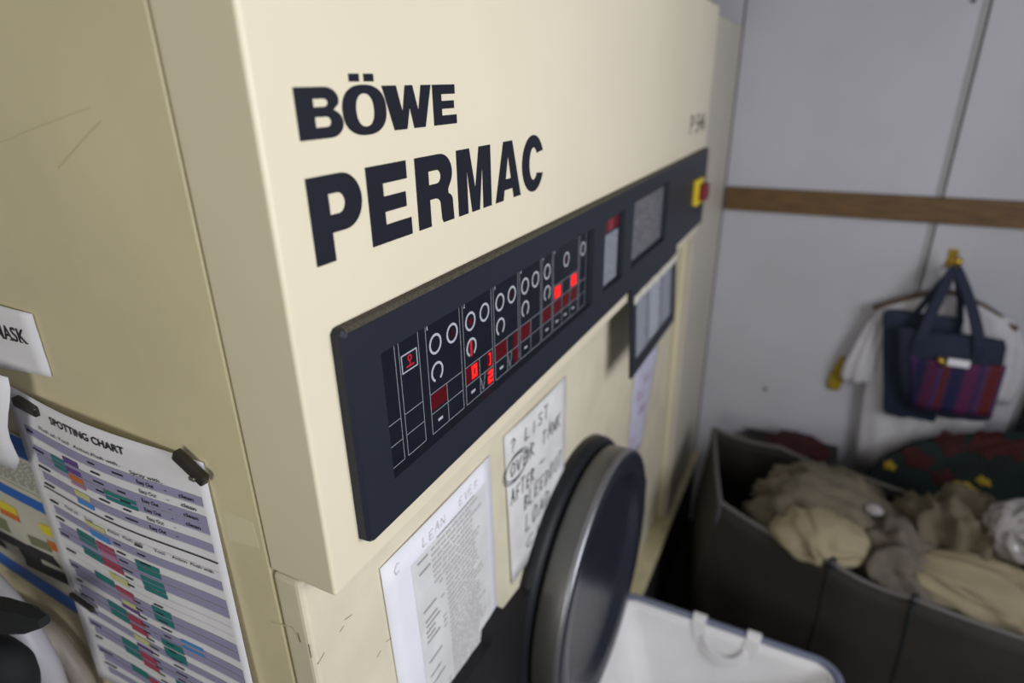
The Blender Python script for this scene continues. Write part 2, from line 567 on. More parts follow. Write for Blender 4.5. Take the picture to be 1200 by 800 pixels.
for ch, x0, x1 in (('B', .0362, .0835), ('O', .0838, .1375), ('W', .1338, .2055), ('E', .2078, .2482)):
    mb = letter(ch, x0, x1, 1.8648, 1.9003)
    if ch == 'O':
        for a, b in ((.0948, .1068), (.1122, .1244)):
            plate([rect(a, b, 1.9035, 1.9092)], FR(0), -.0002, .0005, mb)
    mb.build('letter', m_ink, hood)
for ch, x0, x1 in (('P', .0353, .0950), ('E', .1025, .1605), ('R', .1714, .2340), ('M', .2435, .3148), ('A', .3242, .3898), ('C', .3943, .4590)):
    letter(ch, x0, x1, 1.7730, 1.8390).build('letter', m_ink, hood)
text_on(MB(), 'P 546', FR(0), 1.372, 1.772, .196, .046, .0004, .012).build('model_number', mat('ink_brown', (.10, .09, .075), .5), hood)['kind'] = 'stuff'

# ------------------------------------------------ control panel
PY = 0.0                                                  # hood face
PT = 0.0125                                               # panel thickness
px0, px1, pz0, pz1 = .0385, 1.603, 1.507, 1.7205
W1, W2, W3 = (.083, .634, 1.5525, 1.684), (.690, .803, 1.5545, 1.684), (.860, 1.135, 1.5545, 1.690)


def chamfer(x0, x1, z0, z1, c):
    return [(x0 + c, z0), (x1 - c, z0), (x1, z0 + c), (x1, z1 - c), (x1 - c, z1), (x0 + c, z1), (x0, z1 - c), (x0, z0 + c)]


mb = MB()
outer_b = chamfer(px0, px1, pz0, pz1, .004)
ins = .0042
outer_f = chamfer(px0 + ins, px1 - ins, pz0 + ins * .3, pz1 - ins, .003)
holes_f = [rect(a, b, c, d) for a, b, c, d in (W1, W2, W3)]
hb = .0022
holes_b = [rect(a + hb, b - hb, c + hb, d - hb) for a, b, c, d in (W1, W2, W3)]
pts, tris = poly_faces([outer_f] + holes_f)
mb.add([(a, PY - PT, b) for a, b in pts], [tuple(t) for t in tris])
n = 8
mid = chamfer(px0 + .0003, px1 - .0003, pz0, pz1 - .0003, .004)
mb.add([(a, PY, b) for a, b in outer_b] + [(a, PY - PT + .0035, b) for a, b in mid] + [(a, PY - PT, b) for a, b in outer_f],
       [(i, (i + 1) % n, n + (i + 1) % n, n + i) for i in range(n)] + [(n + i, n + (i + 1) % n, 2 * n + (i + 1) % n, 2 * n + i) for i in range(n)])
for f, b in zip(holes_f, holes_b):
    mb.add([(a, PY - PT, c) for a, c in f] + [(a, PY - .003, c) for a, c in b], [(i, (i + 1) % 4, 4 + (i + 1) % 4, 4 + i) for i in range(4)])
panel = mb.build('control_panel', m_bezel, mach)
du = MB()
du.add([(px0 + .006, -.0004, pz1 + .0003), (px1 - .006, -.0004, pz1 + .0003), (px1 - .006, -PT + .0033, pz1 + .0001), (px0 + .006, -PT + .0033, pz1 + .0001),
        (px1 - .006, -PT - .0002, pz1 - ins + .0008), (px0 + .006, -PT - .0002, pz1 - ins + .0008)], [(0, 1, 2, 3), (3, 2, 4, 5)])
du.build('dust_film', mat('dust_brown', (.085, .075, .052), .9, var=.5, vscale=300, detail=2), panel)
GY = -.004                                                # display face
disp = MB().box(W1[0] + .001, W1[1] - .001, GY, -.0005, W1[2] + .001, W1[3] - .001).build('display_window', m_glass, panel)
MB().box(W2[0] + .001, W2[1] - .001, GY, -.0005, W2[2] + .001, W2[3] - .001).build('display_window', m_glass, panel)
MB().box(W3[0] + .001, W3[1] - .001, GY, -.0005, W3[2] + .001, W3[3] - .001).build('display_window', m_glass, panel)
DP = FR(GY)
LW = .0007


def vline(mb, x, z0, z1, w=LW):
    plate([rect(x - w / 2, x + w / 2, z0, z1)], DP, 0, .0003, mb)


def hline(mb, x0, x1, z, w=LW):
    plate([rect(x0, x1, z - w / 2, z + w / 2)], DP, 0, .0003, mb)


RB, R1, R2, R3, RTp = 1.5560, 1.5795, 1.6027, 1.6255, 1.6815


def group(xa, xb, cols, rows=(R1, R2), left=True, right=True, split_top=None, bottom=True):
    mb = MB()
    if left:
        vline(mb, xa, RB, RTp)
    if right:
        vline(mb, xb, RB, RTp)
    for z in rows:
        hline(mb, xa, xb, z)
    hline(mb, xa, xb, RB)
    for x in cols:
        vline(mb, x, RB, split_top or rows[-1])
    return mb.build('grid_frame', m_line, panel)


group(.0855, .1117, (), left=False)
group(.1180, .1495, ())
groups = [(.1625, .2270), (.2335, .2990), (.3045, .3700), (.3755, .4410)]
for a, b in groups:
    group(a, b, ((a + b) / 2,))
group(.4462, .4815, ())
group(.4862, .5865, (.4862 + .0334, .4862 + .0668), rows=(R1, R2, R3))
group(.5910, .6200, (), rows=(R1, R2), right=True)


def ring(x, z, gap=False, parent=panel):
    ro, ri = .0113, .0086
    if gap:
        l = [arc(x, z, ro, ro, -62, 242, 26) + arc(x, z, ri, ri, 242, -62, 26)]
        return plate(l, DP, 0, .0004).build('ring', m_ring, parent)
    return plate([arc(x, z, ro, ro, 0, 360, 30)[:-1], arc(x, z, ri, ri, 0, 360, 30)[:-1]], DP, 0, .0004).build('ring', m_ring, parent)


ZR, ZCC = 1.6550, 1.6235
for i, (a, b) in enumerate(groups):
    ring(a + .0160, ZR)
    ring(a + .0485, ZR)
    ring(a + .0160, ZCC, True)
ring(.4638, ZR)
ring(.4638, ZCC, True)
ring(.5355, ZR)
ring(.6055, ZR)


def cell(x0, x1, z0, z1, m, name='indicator'):
    return plate([rect(x0, x1, z0, z1)], DP, 0, .0003).build(name, m, panel)


for x0, x1, z0, z1 in ((.1634, .1930, 1.5835, 1.6015), (.2345, .2650, 1.5815, 1.6015), (.3055, .3365, 1.5815, 1.6015), (.3765, .4065, 1.5815, 1.6010),
                       (.3545, .3685, 1.5810, 1.6010), (.3545, .3685, 1.5590, 1.5785), (.2835, .2980, 1.5815, 1.6010), (.2835, .2980, 1.5580, 1.5785),
                       (.4485, .4770, 1.5815, 1.6015), (.4890, .5150, 1.5815, 1.6010), (.5230, .5470, 1.5815, 1.6010), (.5570, .5815, 1.5815, 1.6010)):
    cell(x0, x1, z0, z1, m_reddark)
# the indicators that are lit
cell(.4890, .5155, 1.6045, 1.6235, m_redmid)
cell(.5545, .5815, 1.6045, 1.6235, m_redmid)


def seg_digit(x, z, w, h, segs):
    t = w * .34
    S = {'a': (x, x + w, z + h - t, z + h), 'g': (x, x + w, z + h / 2 - t / 2, z + h / 2 + t / 2), 'd': (x, x + w, z, z + t),
         'b': (x + w - t, x + w, z + h / 2, z + h), 'c': (x + w - t, x + w, z, z + h / 2), 'f': (x, x + t, z + h / 2, z + h), 'e': (x, x + t, z, z + h / 2)}
    mb = MB()
    for s in segs:
        plate([rect(*S[s])], DP, .0002, .0006, mb)
    return mb.build('digit', m_redlit, panel)


seg_digit(.2475, 1.5835, .0120, .0165, 'abcdef')
seg_digit(.2880, 1.5840, .0050, .0155, 'bcad')
seg_digit(.2850, 1.5600, .0110, .0165, 'abged')
seg_digit(.4945, 1.6065, .0150, .0150, 'abcdefg')
seg_digit(.5600, 1.6065, .0150, .0150, 'abcdefg')
# dashes and tick marks under the indicators
for x in (.1785, .2490, .3205, .3920, .4635, .5010, .5340, .5670):
    cell(x - .0044, x + .0044, 1.5658, 1.5690, m_ring, 'dash_mark')
for x in (.2705, .3420):
    mb = MB()
    for q in ([(x - .0035, 1.577), (x + .002, 1.558)], [(x + .002, 1.558), (x + .008, 1.578)]):
        (a0, b0), (a1, b1) = q
        plate([[(a0 - .0005, b0), (a0 + .0005, b0), (a1 + .0005, b1), (a1 - .0005, b1)]], DP, 0, .0003, mb)
    mb.build('tick_mark', m_line, panel)
# numerals above the groups
for i, x in enumerate((.1650, .2360, .3070, .3780, .4485, .4885)):
    text_on(MB(), str(i + 1), DP, x, 1.6745, .0016 if i == 0 else .0032, .0050, .0003, .02).build('numeral', m_ring, panel)
# red lamp key in a white box
plate([rect(.1205, .1462, 1.6450, 1.6642), rect(.1217, .1450, 1.6463, 1.6629)], DP, 0, .0003).build('lamp_box', m_ring, panel)
mb = MB()
plate([arc(.1340, 1.6577, .0034, .0036, 0, 360, 16)[:-1], arc(.1340, 1.6577, .0018, .0020, 0, 360, 16)[:-1]], DP, 0, .0003, mb)
plate([rect(.1334, .1346, 1.6510, 1.6545)], DP, 0, .0003, mb)
plate([rect(.1278, .1402, 1.6490, 1.6506)], DP, 0, .0003, mb)
mb.build('lamp_symbol', m_redmid, panel)
# red glows inside two rings, red bar in one
cell(.2452, .2545, 1.6515, 1.6580, m_reddark)
cell(.2465, .2512, 1.6125, 1.6310, m_redmid, 'indicator_bar')
for x in (.2110, .3530, .5355, .6055):
    cell(x - .0030, x + .0030, 1.6500, 1.6600, m_redfaint)
# second and third windows
for x in (.6985, .7305, .7625):
    cell(x, x + .028, 1.6570, 1.6765, m_reddim if x == .7305 else m_reddark)
plate([rect(.700, .788, 1.5600, 1.6520)], DP, 0, .0003).build('grey_readout', m_lcd, panel)
plate([rect(.872, 1.120, 1.5630, 1.6800)], DP, 0, .0003).build('printed_table', m_lcd2, panel)
# emergency stop switch
sw = MB().box(1.425, 1.500, -PT - .013, -PT + .001, 1.582, 1.652).build('stop_switch', m_yellow, panel, bevel=.003)
MB().box(1.440, 1.487, -PT - .032, -PT - .012, 1.596, 1.640).build('red_handle', m_red, panel, bevel=.004)

# ------------------------------------------------ loading door
DX, DZ = .712, .895


def lathe(prof, name, m, parent, n=72, smooth=True):
    """profile (radius, y) turned about the door axis"""
    vs, fs = [], []
    for r, y in prof:
        for k in range(n):
            a = 2 * PI * k / n
            vs.append((DX + r * math.cos(a), y, DZ + r * math.sin(a)))
    for i in range(len(prof) - 1):
        for k in range(n):
            fs.append((i * n + k, i * n + (k + 1) % n, (i + 1) * n + (k + 1) % n, (i + 1) * n + k))
    mb = MB().add(vs, fs)
    o = mb.build(name, m, parent, smooth)
    return o


lathe([(.262, .0455), (.303, .0455), (.303, .030), (.299, .020), (.290, .0145), (.270, .0145), (.262, .022)], 'door_seal', m_rubber, mach)
disc = lathe([(.250, .010), (.284, .010), (.288, .004), (.289, -.036), (.2875, -.043)], 'loading_door', m_doorside, mach)
lathe([(.2890, -.0345), (.2896, -.038), (.2886, -.043), (.2855, -.0462)], 'door_edge', mat('edge_highlight_steel', (.26, .26, .28), .38, metal=.7), disc)  # paler metallic band added over the rim to draw its highlight line
lathe([(.2860, -.0458), (.283, -.0480), (.276, -.049), (.238, -.0475), (.228, -.043), (.216, -.028), (.19, -.020), (.12, -.015), (.0, -.013)],
      'door_face', m_door, disc)
lathe([(.0, .012), (.20, .012), (.252, .012), (.252, .0455)], 'door_plug', m_rubber, mach)
# small latch knuckles on the rim
for a in (12, -4):
    ca, sa = math.cos(math.radians(a)), math.sin(math.radians(a))
    MB().box(DX + .288 * ca - .008, DX + .288 * ca + .010, -.046, -.014, DZ + .288 * sa - .020, DZ + .288 * sa + .020).build('door_latch', m_rubber, disc, bevel=.003)
# black hinge housing to the left of the door, with its two tabs
hh = MB()
plate([[(.20, .45), (.66, .45), (.66, 1.0), (.56, 1.065), (.488, 1.066), (.488, 1.078), (.474, 1.078), (.474, 1.058), (.385, 1.070), (.370, 1.098),
        (.318, 1.098), (.312, 1.078), (.20, 1.088)]], FR(.046), 0, .022, hh)
hh.build('hinge_housing', mat('hinge_black', (.010, .009, .011), .6, spec=.3, bump=.2, bscale=40), mach)

# ================================================================== CARD HOLDER UNDER THE PANEL
card = empty('card_holder', (1.05, -.012, 1.30), 'black framed instruction card hanging below the control panel', 'card holder')
CY = -.004
cx0, cx1, cz0, cz1 = .888, 1.285, 1.300, 1.506


def CP(a, b, off):
    t = (cz1 - b) / (cz1 - cz0)
    return (a, CY - .010 * t - off, b)


mb = MB()
plate([rect(cx0, cx1, cz0, cz1), rect(cx0 + .030, cx1 - .026, cz0 + .028, cz1 - .026)], CP, 0, .007, mb)
mb.build('frame', m_bezel, card)
plate([rect(cx0 + .026, cx1 - .022, cz0 + .024, cz1 - .022)], CP, .001, .003).build('card', mat('card_grey', (.19, .20, .235), .5), card)
mb, mb2 = MB(), MB()
for i in range(16):
    z = cz1 - .034 - i * .0088
    if z < cz0 + .032:
        break
    for a, b in ((.04, .13), (.15, .25), (.27, .355)):
        a2 = cx0 + a + random.uniform(0, .004)
        b2 = cx0 + b - random.uniform(0, .02)
        plate([rect(a2, b2, z - .0044, z)], CP, .0028, .0034, mb if a < .14 or a > .26 else mb2)
mb.build('printed_lines', mat('card_print', (.34, .36, .42), .5), card)['kind'] = 'stuff'
mb2.build('printed_lines', mat('card_print_bright', (.50, .53, .60), .5), card)['kind'] = 'stuff'
mb = MB()
top = [(cx0 + .012 + (cx1 - cx0 - .02) * i / 14, cz1 - .022 - .006 * noise.noise(Vector((i * .8, 0, 3)))) for i in range(15)]
bot = [(a, b - .018 - .007 * noise.noise(Vector((i * 1.3, 5, 0)))) for i, (a, b) in enumerate(top)]
plate([bot + top[::-1]], CP, .006, .0078, mb)
mb.build('torn_tape', m_tape, card)

# ================================================================== PAPERS ON THE FRONT
def paper(name, quad, place, m, label, cat='paper', sag=.0, nx=10, nz=10, base=.0012, curl=0.0, seed=0):
    """sheet spanned by four corner points TL TR BR BL in (a, b); returns the object and its surface function"""
    TL, TR, BR, BL = [Vector(q) for q in quad]

    def surf(u, v, off=0.0):
        p = TL.lerp(TR, u).lerp(BL.lerp(BR, u), v)
        w = base + sag * math.sin(PI * u) * (0.5 + 0.5 * math.sin(PI * min(1, v * 1.2 + .1))) + curl * (u ** 4 + .5 * (1 - u) ** 6) * v
        w += .0009 * (1 + noise.noise(Vector((u * 3, v * 3, seed))))
        return Vector(place(p.x, p.y, w + off))

    mb = MB()
    vs = [surf(i / nx, j / nz, .0003) for j in range(nz + 1) for i in range(nx + 1)]
    vs += [surf(i / nx, j / nz, -.0003) for j in range(nz + 1) for i in range(nx + 1)]
    N = (nx + 1) * (nz + 1)
    fs = []
    for j in range(nz):
        for i in range(nx):
            a = j * (nx + 1) + i
            q = (a, a + 1, a + nx + 2, a + nx + 1)
            fs += [q, tuple(k + N for k in reversed(q))]
    edge = [i for i in range(nx + 1)] + [j * (nx + 1) + nx for j in range(1, nz + 1)] + [nz * (nx + 1) + i for i in range(nx - 1, -1, -1)] \
        + [j * (nx + 1) for j in range(nz - 1, 0, -1)]
    for k in range(len(edge)):
        a, b = edge[k], edge[(k + 1) % len(edge)]
        fs.append((a, b, b + N, a + N))
    o = mb.add(vs, fs).build(name, m, None, True)
    tag(o, label, cat)
    return o, surf


def on_sheet(surf, W, H):
    """(metres right of the left edge, metres below the top) -> place function for text and rectangles"""
    return lambda a, b, off: surf(a / W, -b / H, off)


def bars(mb, surf, u0, u1, v0, v1, off, n=1):
    """flat printed bar following the sheet"""
    k = max(1, n)
    r = max(1, int(abs(v1 - v0) / .06))
    for i in range(k):
        for j in range(r):
            a, b = u0 + (u1 - u0) * i / k, u0 + (u1 - u0) * (i + 1) / k
            c, d = v0 + (v1 - v0) * j / r, v0 + (v1 - v0) * (j + 1) / r
            mb.add([surf(a, c, off), surf(b, c, off), surf(b, d, off), surf(a, d, off)], [(0, 1, 2, 3)])


LY = .046
# -- long printed checklist, grubby sheet over a white backing sheet
p1, s1 = paper('checklist_paper', [(.108, 1.398), (.366, 1.396), (.372, 1.03), (.122, 1.00)], FR(LY), m_paper,
               'long white typed checklist taped under the left end of the control panel', sag=.002, seed=1)
mb = MB()
bars(mb, s1, .20, .93, .10, .98, .0006, 8)
mb.build('printed_sheet', m_paper2, p1)
rnd = random.Random(3)
mb, mbg = MB(), MB()
bars(mb, s1, .42, .80, .096, .101, .0012, 4)
for i in range(46):
    v = .118 + i * .0235
    if v > .96:
        break
    # left column of labels
    if rnd.random() < .45:
        a = .235 + rnd.uniform(0, .02)
        bars(mb, s1, a, a + rnd.uniform(.06, .13), v, v + .0075, .0012, 2)
    if rnd.random() < .30:
        a = .40
        bars(mbg, s1, a, a + .03, v, v + .009, .0012)
    a = .46 if i > 6 else .36
    end = rnd.uniform(.74, .88)
    while a < end:
        w = rnd.uniform(.03, .09)
        bars(mbg, s1, a, min(end, a + w), v, v + rnd.uniform(.008, .011), .0012, 2)
        a += w + .012
mb.build('typed_lines', m_grey, p1)['kind'] = 'stuff'
mbg.build('typed_lines', m_midgrey, p1)['kind'] = 'stuff'

# -- single-stroke hand lettering
ST = {
    'A': [[(0, 0), (.45, 1), (.8, 0)], [(.15, .4), (.7, .4)]], 'B': [[(0, 0), (0, 1), (.6, .85), (.1, .55), (.7, .3), (0, 0)]],
    'C': [[(.8, .85), (.4, 1), (0, .5), (.3, 0), (.8, .15)]], 'D': [[(0, 0), (0, 1), (.6, .8), (.7, .3), (0, 0)]],
    'E': [[(.7, 1), (0, .95), (.05, 0), (.75, .05)], [(0, .5), (.55, .52)]], 'F': [[(.7, 1), (0, .95), (0, 0)], [(0, .5), (.5, .5)]],
    'G': [[(.8, .85), (.4, 1), (0, .5), (.3, 0), (.75, .1), (.75, .45), (.45, .45)]], 'K': [[(0, 0), (0, 1)], [(.7, 1), (.05, .5), (.75, 0)]],
    'L': [[(.05, 1), (0, 0), (.65, .05)]], 'N': [[(0, 0), (0, 1), (.7, 0), (.7, 1)]], 'O': [[(.4, 1), (.02, .6), (.2, .02), (.7, .2), (.75, .75), (.4, 1)]],
    'R': [[(0, 0), (0, 1), (.65, .8), (.05, .5), (.75, 0)]], 'S': [[(.75, .9), (.2, .95), (.2, .6), (.7, .4), (.6, .05), (0, .1)]],
    'T': [[(0, 1), (.8, .97)], [(.4, 1), (.38, 0)]], 'I': [[(.2, 1), (.2, 0)]], 'U': [[(0, 1), (.05, .2), (.4, 0), (.7, .2), (.7, 1)]],
    'V': [[(0, 1), (.35, 0), (.75, 1)]], '?': [[(0, .8), (.35, 1), (.65, .75), (.3, .4), (.3, .25)], [(.3, .06), (.33, 0)]], '-': [[(0, .5), (.8, .5)]],
    ' ': []}


def hand(mb, text, a0, b0, w, h, place, th, off, rnd, slant=.15, rise=0.0):
    n_ = len(text)
    cw = w / n_
    for i, ch in enumerate(text):
        jx, jz, sc = rnd.uniform(-.1, .1) * cw, rnd.uniform(-.08, .08) * h, rnd.uniform(.85, 1.1)
        for st in ST.get(ch, []):
            p = [(a0 + cw * i + jx + (x * .85 + slant * z) * cw * .95, b0 + rise * (i / n_) + jz + z * h * sc) for x, z in st]
            for q, r in zip(p[:-1], p[1:]):
                d = Vector((r[0] - q[0], r[1] - q[1]))
                if d.length < 1e-7:
                    continue
                nrm = Vector((-d.y, d.x)).normalized() * th / 2
                e = d.normalized() * th * .4
                mb.add([place(q[0] - nrm.x - e.x, q[1] - nrm.y - e.y, off), place(r[0] - nrm.x + e.x, r[1] - nrm.y + e.y, off),
                        place(r[0] + nrm.x + e.x, r[1] + nrm.y + e.y, off), place(q[0] + nrm.x - e.x, q[1] + nrm.y - e.y, off)], [(0, 1, 2, 3)])


hd = MB()
hand(hd, 'C   LEAN  EVERY', .020, -.028, .215, .013, on_sheet(s1, .258, .37), .0008, .0014, random.Random(5))
hd.build('pen_title', m_midgrey, p1)['kind'] = 'stuff'

p2, s2 = paper('handwritten_note', [(.411, 1.402), (.664, 1.394), (.652, 1.085), (.424, 1.098)], FR(LY), m_paper2,
               'white note with large black handwriting taped left of the round door', sag=.003, curl=.004, seed=2)
on2 = on_sheet(s2, .250, .305)
hd = MB()
rh = random.Random(11)
hand(hd, '? LIST', .018, -.042, .150, .022, on2, .0022, .0012, rh)
hand(hd, 'OVER TANK', .012, -.086, .215, .026, on2, .0024, .0012, rh)
hand(hd, 'AFTER', .010, -.140, .095, .030, on2, .0026, .0012, rh)
hand(hd, '-', .125, -.130, .03, .02, on2, .0024, .0012, rh)
hand(hd, 'BLEEDOUT', .058, -.178, .180, .030, on2, .0026, .0012, rh)
hand(hd, 'LOAD', .062, -.228, .120, .032, on2, .0026, .0012, rh)
hand(hd, 'CU', .060, -.270, .09, .022, on2, .0020, .0012, rh)
# crossing-out rings round the second line
for k in range(3):
    q = [(.035 + (.038 + .003 * k) * math.cos(t * PI / 9), -.075 + (.021 + .002 * k) * math.sin(t * PI / 9 + .1 * k)) for t in range(19)]
    for a, b in zip(q[:-1], q[1:]):
        d = Vector((b[0] - a[0], b[1] - a[1]))
        nn = Vector((-d.y, d.x)).normalized() * .0007
        hd.add([on2(a[0] - nn.x, a[1] - nn.y, .0012), on2(b[0] - nn.x, b[1] - nn.y, .0012), on2(b[0] + nn.x, b[1] + nn.y, .0012), on2(a[0] + nn.x, a[1] + nn.y, .0012)],
               [(0, 1, 2, 3)])
hd.build('handwriting', m_pen, p2)['kind'] = 'stuff'

p3, s3 = paper('lilac_note', [(1.163, 1.222), (1.415, 1.165), (1.270, .885), (1.140, .930)], FR(LY), m_paperL,
               'pale lilac note with pink writing stuck to the front beyond the card holder', sag=.002, seed=3)
hd = MB()
on3 = on_sheet(s3, .24, .28)
for i, (t, x, w) in enumerate((('NO', .10, .07), ('SOLE', .03, .12), ('LOAD', .09, .10), ('-', .04, .05), ('TEST', .02, .10))):
    hand(hd, t, x, -.085 - .042 * i, w, .026, on3, .004, .001, rh)
hd.build('pink_writing', m_pink, p3)['kind'] = 'stuff'

# ================================================================== PAPERS ON THE SIDE
# -- spotting chart
CW, CH = .335, .47
CTL = (.476, 1.592)


def chart_place(a, b, off):
    return (-off, a, b)


def s_ch(u, v, off=0.0):
    x, y = u * CW, v * CH
    lift = .0025 + .0105 * math.sin(PI * u) ** 1.3 * (.75 + .25 * math.sin(3 * v + 1)) + .010 * (u ** 5) * v + .012 * (1 - u) ** 4 * v
    dv = .040 * x * max(0, 1 - y / .13)
    return Vector((-(lift + off), CTL[0] - x - .012 * v * (1 - u) * -1, CTL[1] - y - dv))


chart_mb = MB()
nx, nz = 24, 30
vs = [s_ch(i / nx, j / nz, 0) for j in range(nz + 1) for i in range(nx + 1)] + [s_ch(i / nx, j / nz, -.0004) for j in range(nz + 1) for i in range(nx + 1)]
N = (nx + 1) * (nz + 1)
fs = []
for j in range(nz):
    for i in range(nx):
        a = j * (nx + 1) + i
        q = (a, a + 1, a + nx + 2, a + nx + 1)
        fs += [q, tuple(k + N for k in reversed(q))]
edge = [i for i in range(nx + 1)] + [j * (nx + 1) + nx for j in range(1, nz + 1)] + [nz * (nx + 1) + i for i in range(nx - 1, -1, -1)] + [j * (nx + 1) for j in range(nz - 1, 0, -1)]
for k in range(len(edge)):
    a, b = edge[k], edge[(k + 1) % len(edge)]
    fs.append((a, b, b + N, a + N))
chart = chart_mb.add(vs, fs).build('spotting_chart', m_paper, None, True)
tag(chart, 'white spotting chart with lavender rows and coloured cells on the machine side', 'chart')
on_c = on_sheet(s_ch, CW, CH)


def cbar(mb, x0, x1, y0, y1, off=.0006):
    bars(mb, s_ch, x0 / CW, x1 / CW, y0 / CH, y1 / CH, off, max(1, int((x1 - x0) / .012)))


tx = MB()
text_on(tx, 'SPOTTING CHART', on_c, .098, -.0225, .128, .0095, .0010, .02)
for t, x in (('Flush ad..', .062), ('Tool', .104), ('Action..', .134), ('Flush with..', .167), ('Spray with..', .226)):
    text_on(tx, t, on_c, x, -.0415 - .004 * (x > .2), .009 + .0031 * len(t), .0042, .0010, .012)
RP = .0125
lavs = {0, 2, 3, 5, 9, 11, 12, 16, 17, 19, 20, 22, 24, 25, 28, 29, 31}
hair = MB()
for k in range(33):
    y = .0475 + RP * k
    if y + RP > CH - .01:
        break
    if k in lavs:
        lav = MB()
        cbar(lav, .030 if k % 4 else .022, .3225, y, y + RP - .0012)
        lav.build('lavender_row', m_lav, chart)
    cbar(hair, .022, .3225, y - .0004, y, .0007)
    if k % 2 == 0:
        cbar(tx, .026, .026 + rnd.uniform(.012, .028), y + .004, y + .0070, .0011)
    for x in (.155, .196):
        if rnd.random() < .75 and not (12 <= k < 15 and x > .19):
            cbar(tx, x, x + rnd.uniform(.012, .020), y + .0045, y + .0068, .0011)
hair.build('row_rules', m_midgrey, chart)['kind'] = 'stuff'
for k in (0, 1, 2, 3, 4, 5):
    y = -(.0475 + RP * k + .0086)
    text_on(tx, 'Easy Out', on_c, .233, y, .024, .0052, .0011, .014)
    text_on(tx, '-', on_c, .271, y + .001, .004, .004, .0011, .01)
    if k < 4:
        text_on(tx, 'clean', on_c, .291, y, .020, .0052, .0011, .014)
for t, x in (('Flush ad.', .062), ('Tool', .104), ('Action', .150), ('Flush with', .178), ('Tool', .228), ('Action', .255), ('Flush with', .282)):
    text_on(tx, t, on_c, x, -.1515, .006 + .0026 * len(t), .0040, .0011, .012)
tx.build('printed_words', m_text, chart)['kind'] = 'stuff'
mb = MB()
cbar(mb, .022, .325, .1335, .1352, .0012)
mb.build('black_rule', m_text, chart)
cells = {
    'teal_cells': (m_teal, [(.070, .100, .0715, .0765), (.070, .101, .0780, .0825), (.072, .102, .0840, .0890), (.169, .222, .0850, .0905), (.170, .222, .0925, .0985),
                            (.072, .111, .178, .1830), (.072, .111, .1845, .1890), (.072, .111, .1905, .1950), (.073, .115, .203, .2080), (.073, .115, .2095, .2165),
                            (.187, .226, .177, .1835), (.187, .226, .185, .1930), (.188, .226, .199, .2060), (.188, .226, .2075, .2145), (.188, .226, .216, .2225),
                            (.082, .122, .239, .2500), (.190, .222, .245, .2560), (.190, .222, .258, .2690), (.090, .128, .283, .2940), (.090, .128, .297, .3080),
                            (.187, .224, .299, .3110), (.187, .224, .314, .3290), (.092, .126, .346, .3580), (.092, .126, .362, .3740), (.092, .126, .396, .409),
                            (.188, .224, .372, .386), (.188, .224, .390, .402)]),
    'crimson_cells': (m_crim, [(.113, .149, .179, .1845), (.113, .150, .186, .1905), (.115, .154, .202, .2080), (.115, .154, .2095, .2160), (.124, .158, .243, .2510),
                               (.129, .160, .286, .2980), (.129, .160, .302, .3140), (.127, .158, .352, .3640), (.127, .158, .367, .379), (.127, .158, .400, .412)]),
    'pink_cells': (m_pinkp, [(.116, .150, .1925, .1990), (.102, .132, .0975, .1015), (.128, .160, .2530, .2580)]),
    'purple_cells': (m_purp, [(.100, .130, .0635, .0715), (.101, .131, .0765, .0835), (.124, .158, .2720, .2780), (.127, .158, .338, .3440)]),
    'orange_cells': (m_orng, [(.102, .131, .0865, .0945)]),
    'yellow_cells': (m_yelpale, [(.103, .134, .1085, .1170), (.104, .143, .1520, .1590), (.120, .156, .2230, .2340), (.128, .156, .2630, .2710), (.127, .158, .322, .3320)]),
    'sky_cells': (m_sky, [(.103, .136, .1205, .1285), (.108, .146, .1640, .1735), (.226, .262, .282, .2865), (.226, .262, .292, .2960)]),
}
for nme, (m_, L) in cells.items():
    for q in L:
        mb = MB()
        cbar(mb, *q, .0009)
        mb.build(nme[:-1], m_, chart)


# -- blue bordered chart behind it
q_tl = onX(-60, 470, 0)
bl_quad = [(.80, 1.535), (.462, 1.516), (.462, 1.216), (.80, 1.247)]
bch, s_b = paper('blue_chart', bl_quad, SD(0), mat('paper_cream', (.58, .56, .48), .7, var=.08, vscale=12),
                 'chart with blue bands and black and orange cells left of the spotting chart', 'chart', sag=.003, nx=14, base=.0010, seed=4)


def uvb(px, py):
    p = onX(px, py, -.003)
    v = (1.52 - p.z) / .30
    return ((.80 - p.y) / .338, (1.525 + (.8 - p.y) * -.03 - p.z) / .295)


def bquad(mb, ptl, ptr, pbr, pbl, off=.0008):
    mb.add([s_b(*uvb(*p), off) for p in (ptl, ptr, pbr, pbl)], [(0, 1, 2, 3)])


def bcell(name, m_, quads):
    for q in quads:
        mb = MB()
        bquad(mb, *q)
        mb.build(name[:-1], m_, bch)


for q in ((0, 1, .90, 1.0), (0, 1, .335, .395), (.55, 1, .005, .115)):
    mb = MB()
    bars(mb, s_b, *q, .0007, 12)
    mb.build('blue_band', m_blue, bch)
mb = MB()
bars(mb, s_b, 0, 1, .300, .305, .0007, 12)
for i in range(14):
    v = .135 + i * .011
    a = .60
    while a < .96:
        w = rnd.uniform(.015, .05)
        bars(mb, s_b, a, min(.96, a + w), v, v + .005, .0007)
        a += w + .012
mb.build('printed_lines', m_grey, bch)['kind'] = 'stuff'
bcell('yellow_cells', m_yelp, [((46, 612), (72, 623), (77, 635), (51, 625)), ((0, 586), (21, 597), (25, 607), (2, 596))])
bcell('orange_cells', m_orng, [((55, 632), (83, 645), (87, 655), (61, 644)), ((2, 596), (24, 606), (27, 614), (6, 604))])
bcell('olive_cells', m_olive, [((34, 627), (58, 637), (62, 648), (39, 639)), ((0, 607), (10, 612), (16, 628), (0, 620))])
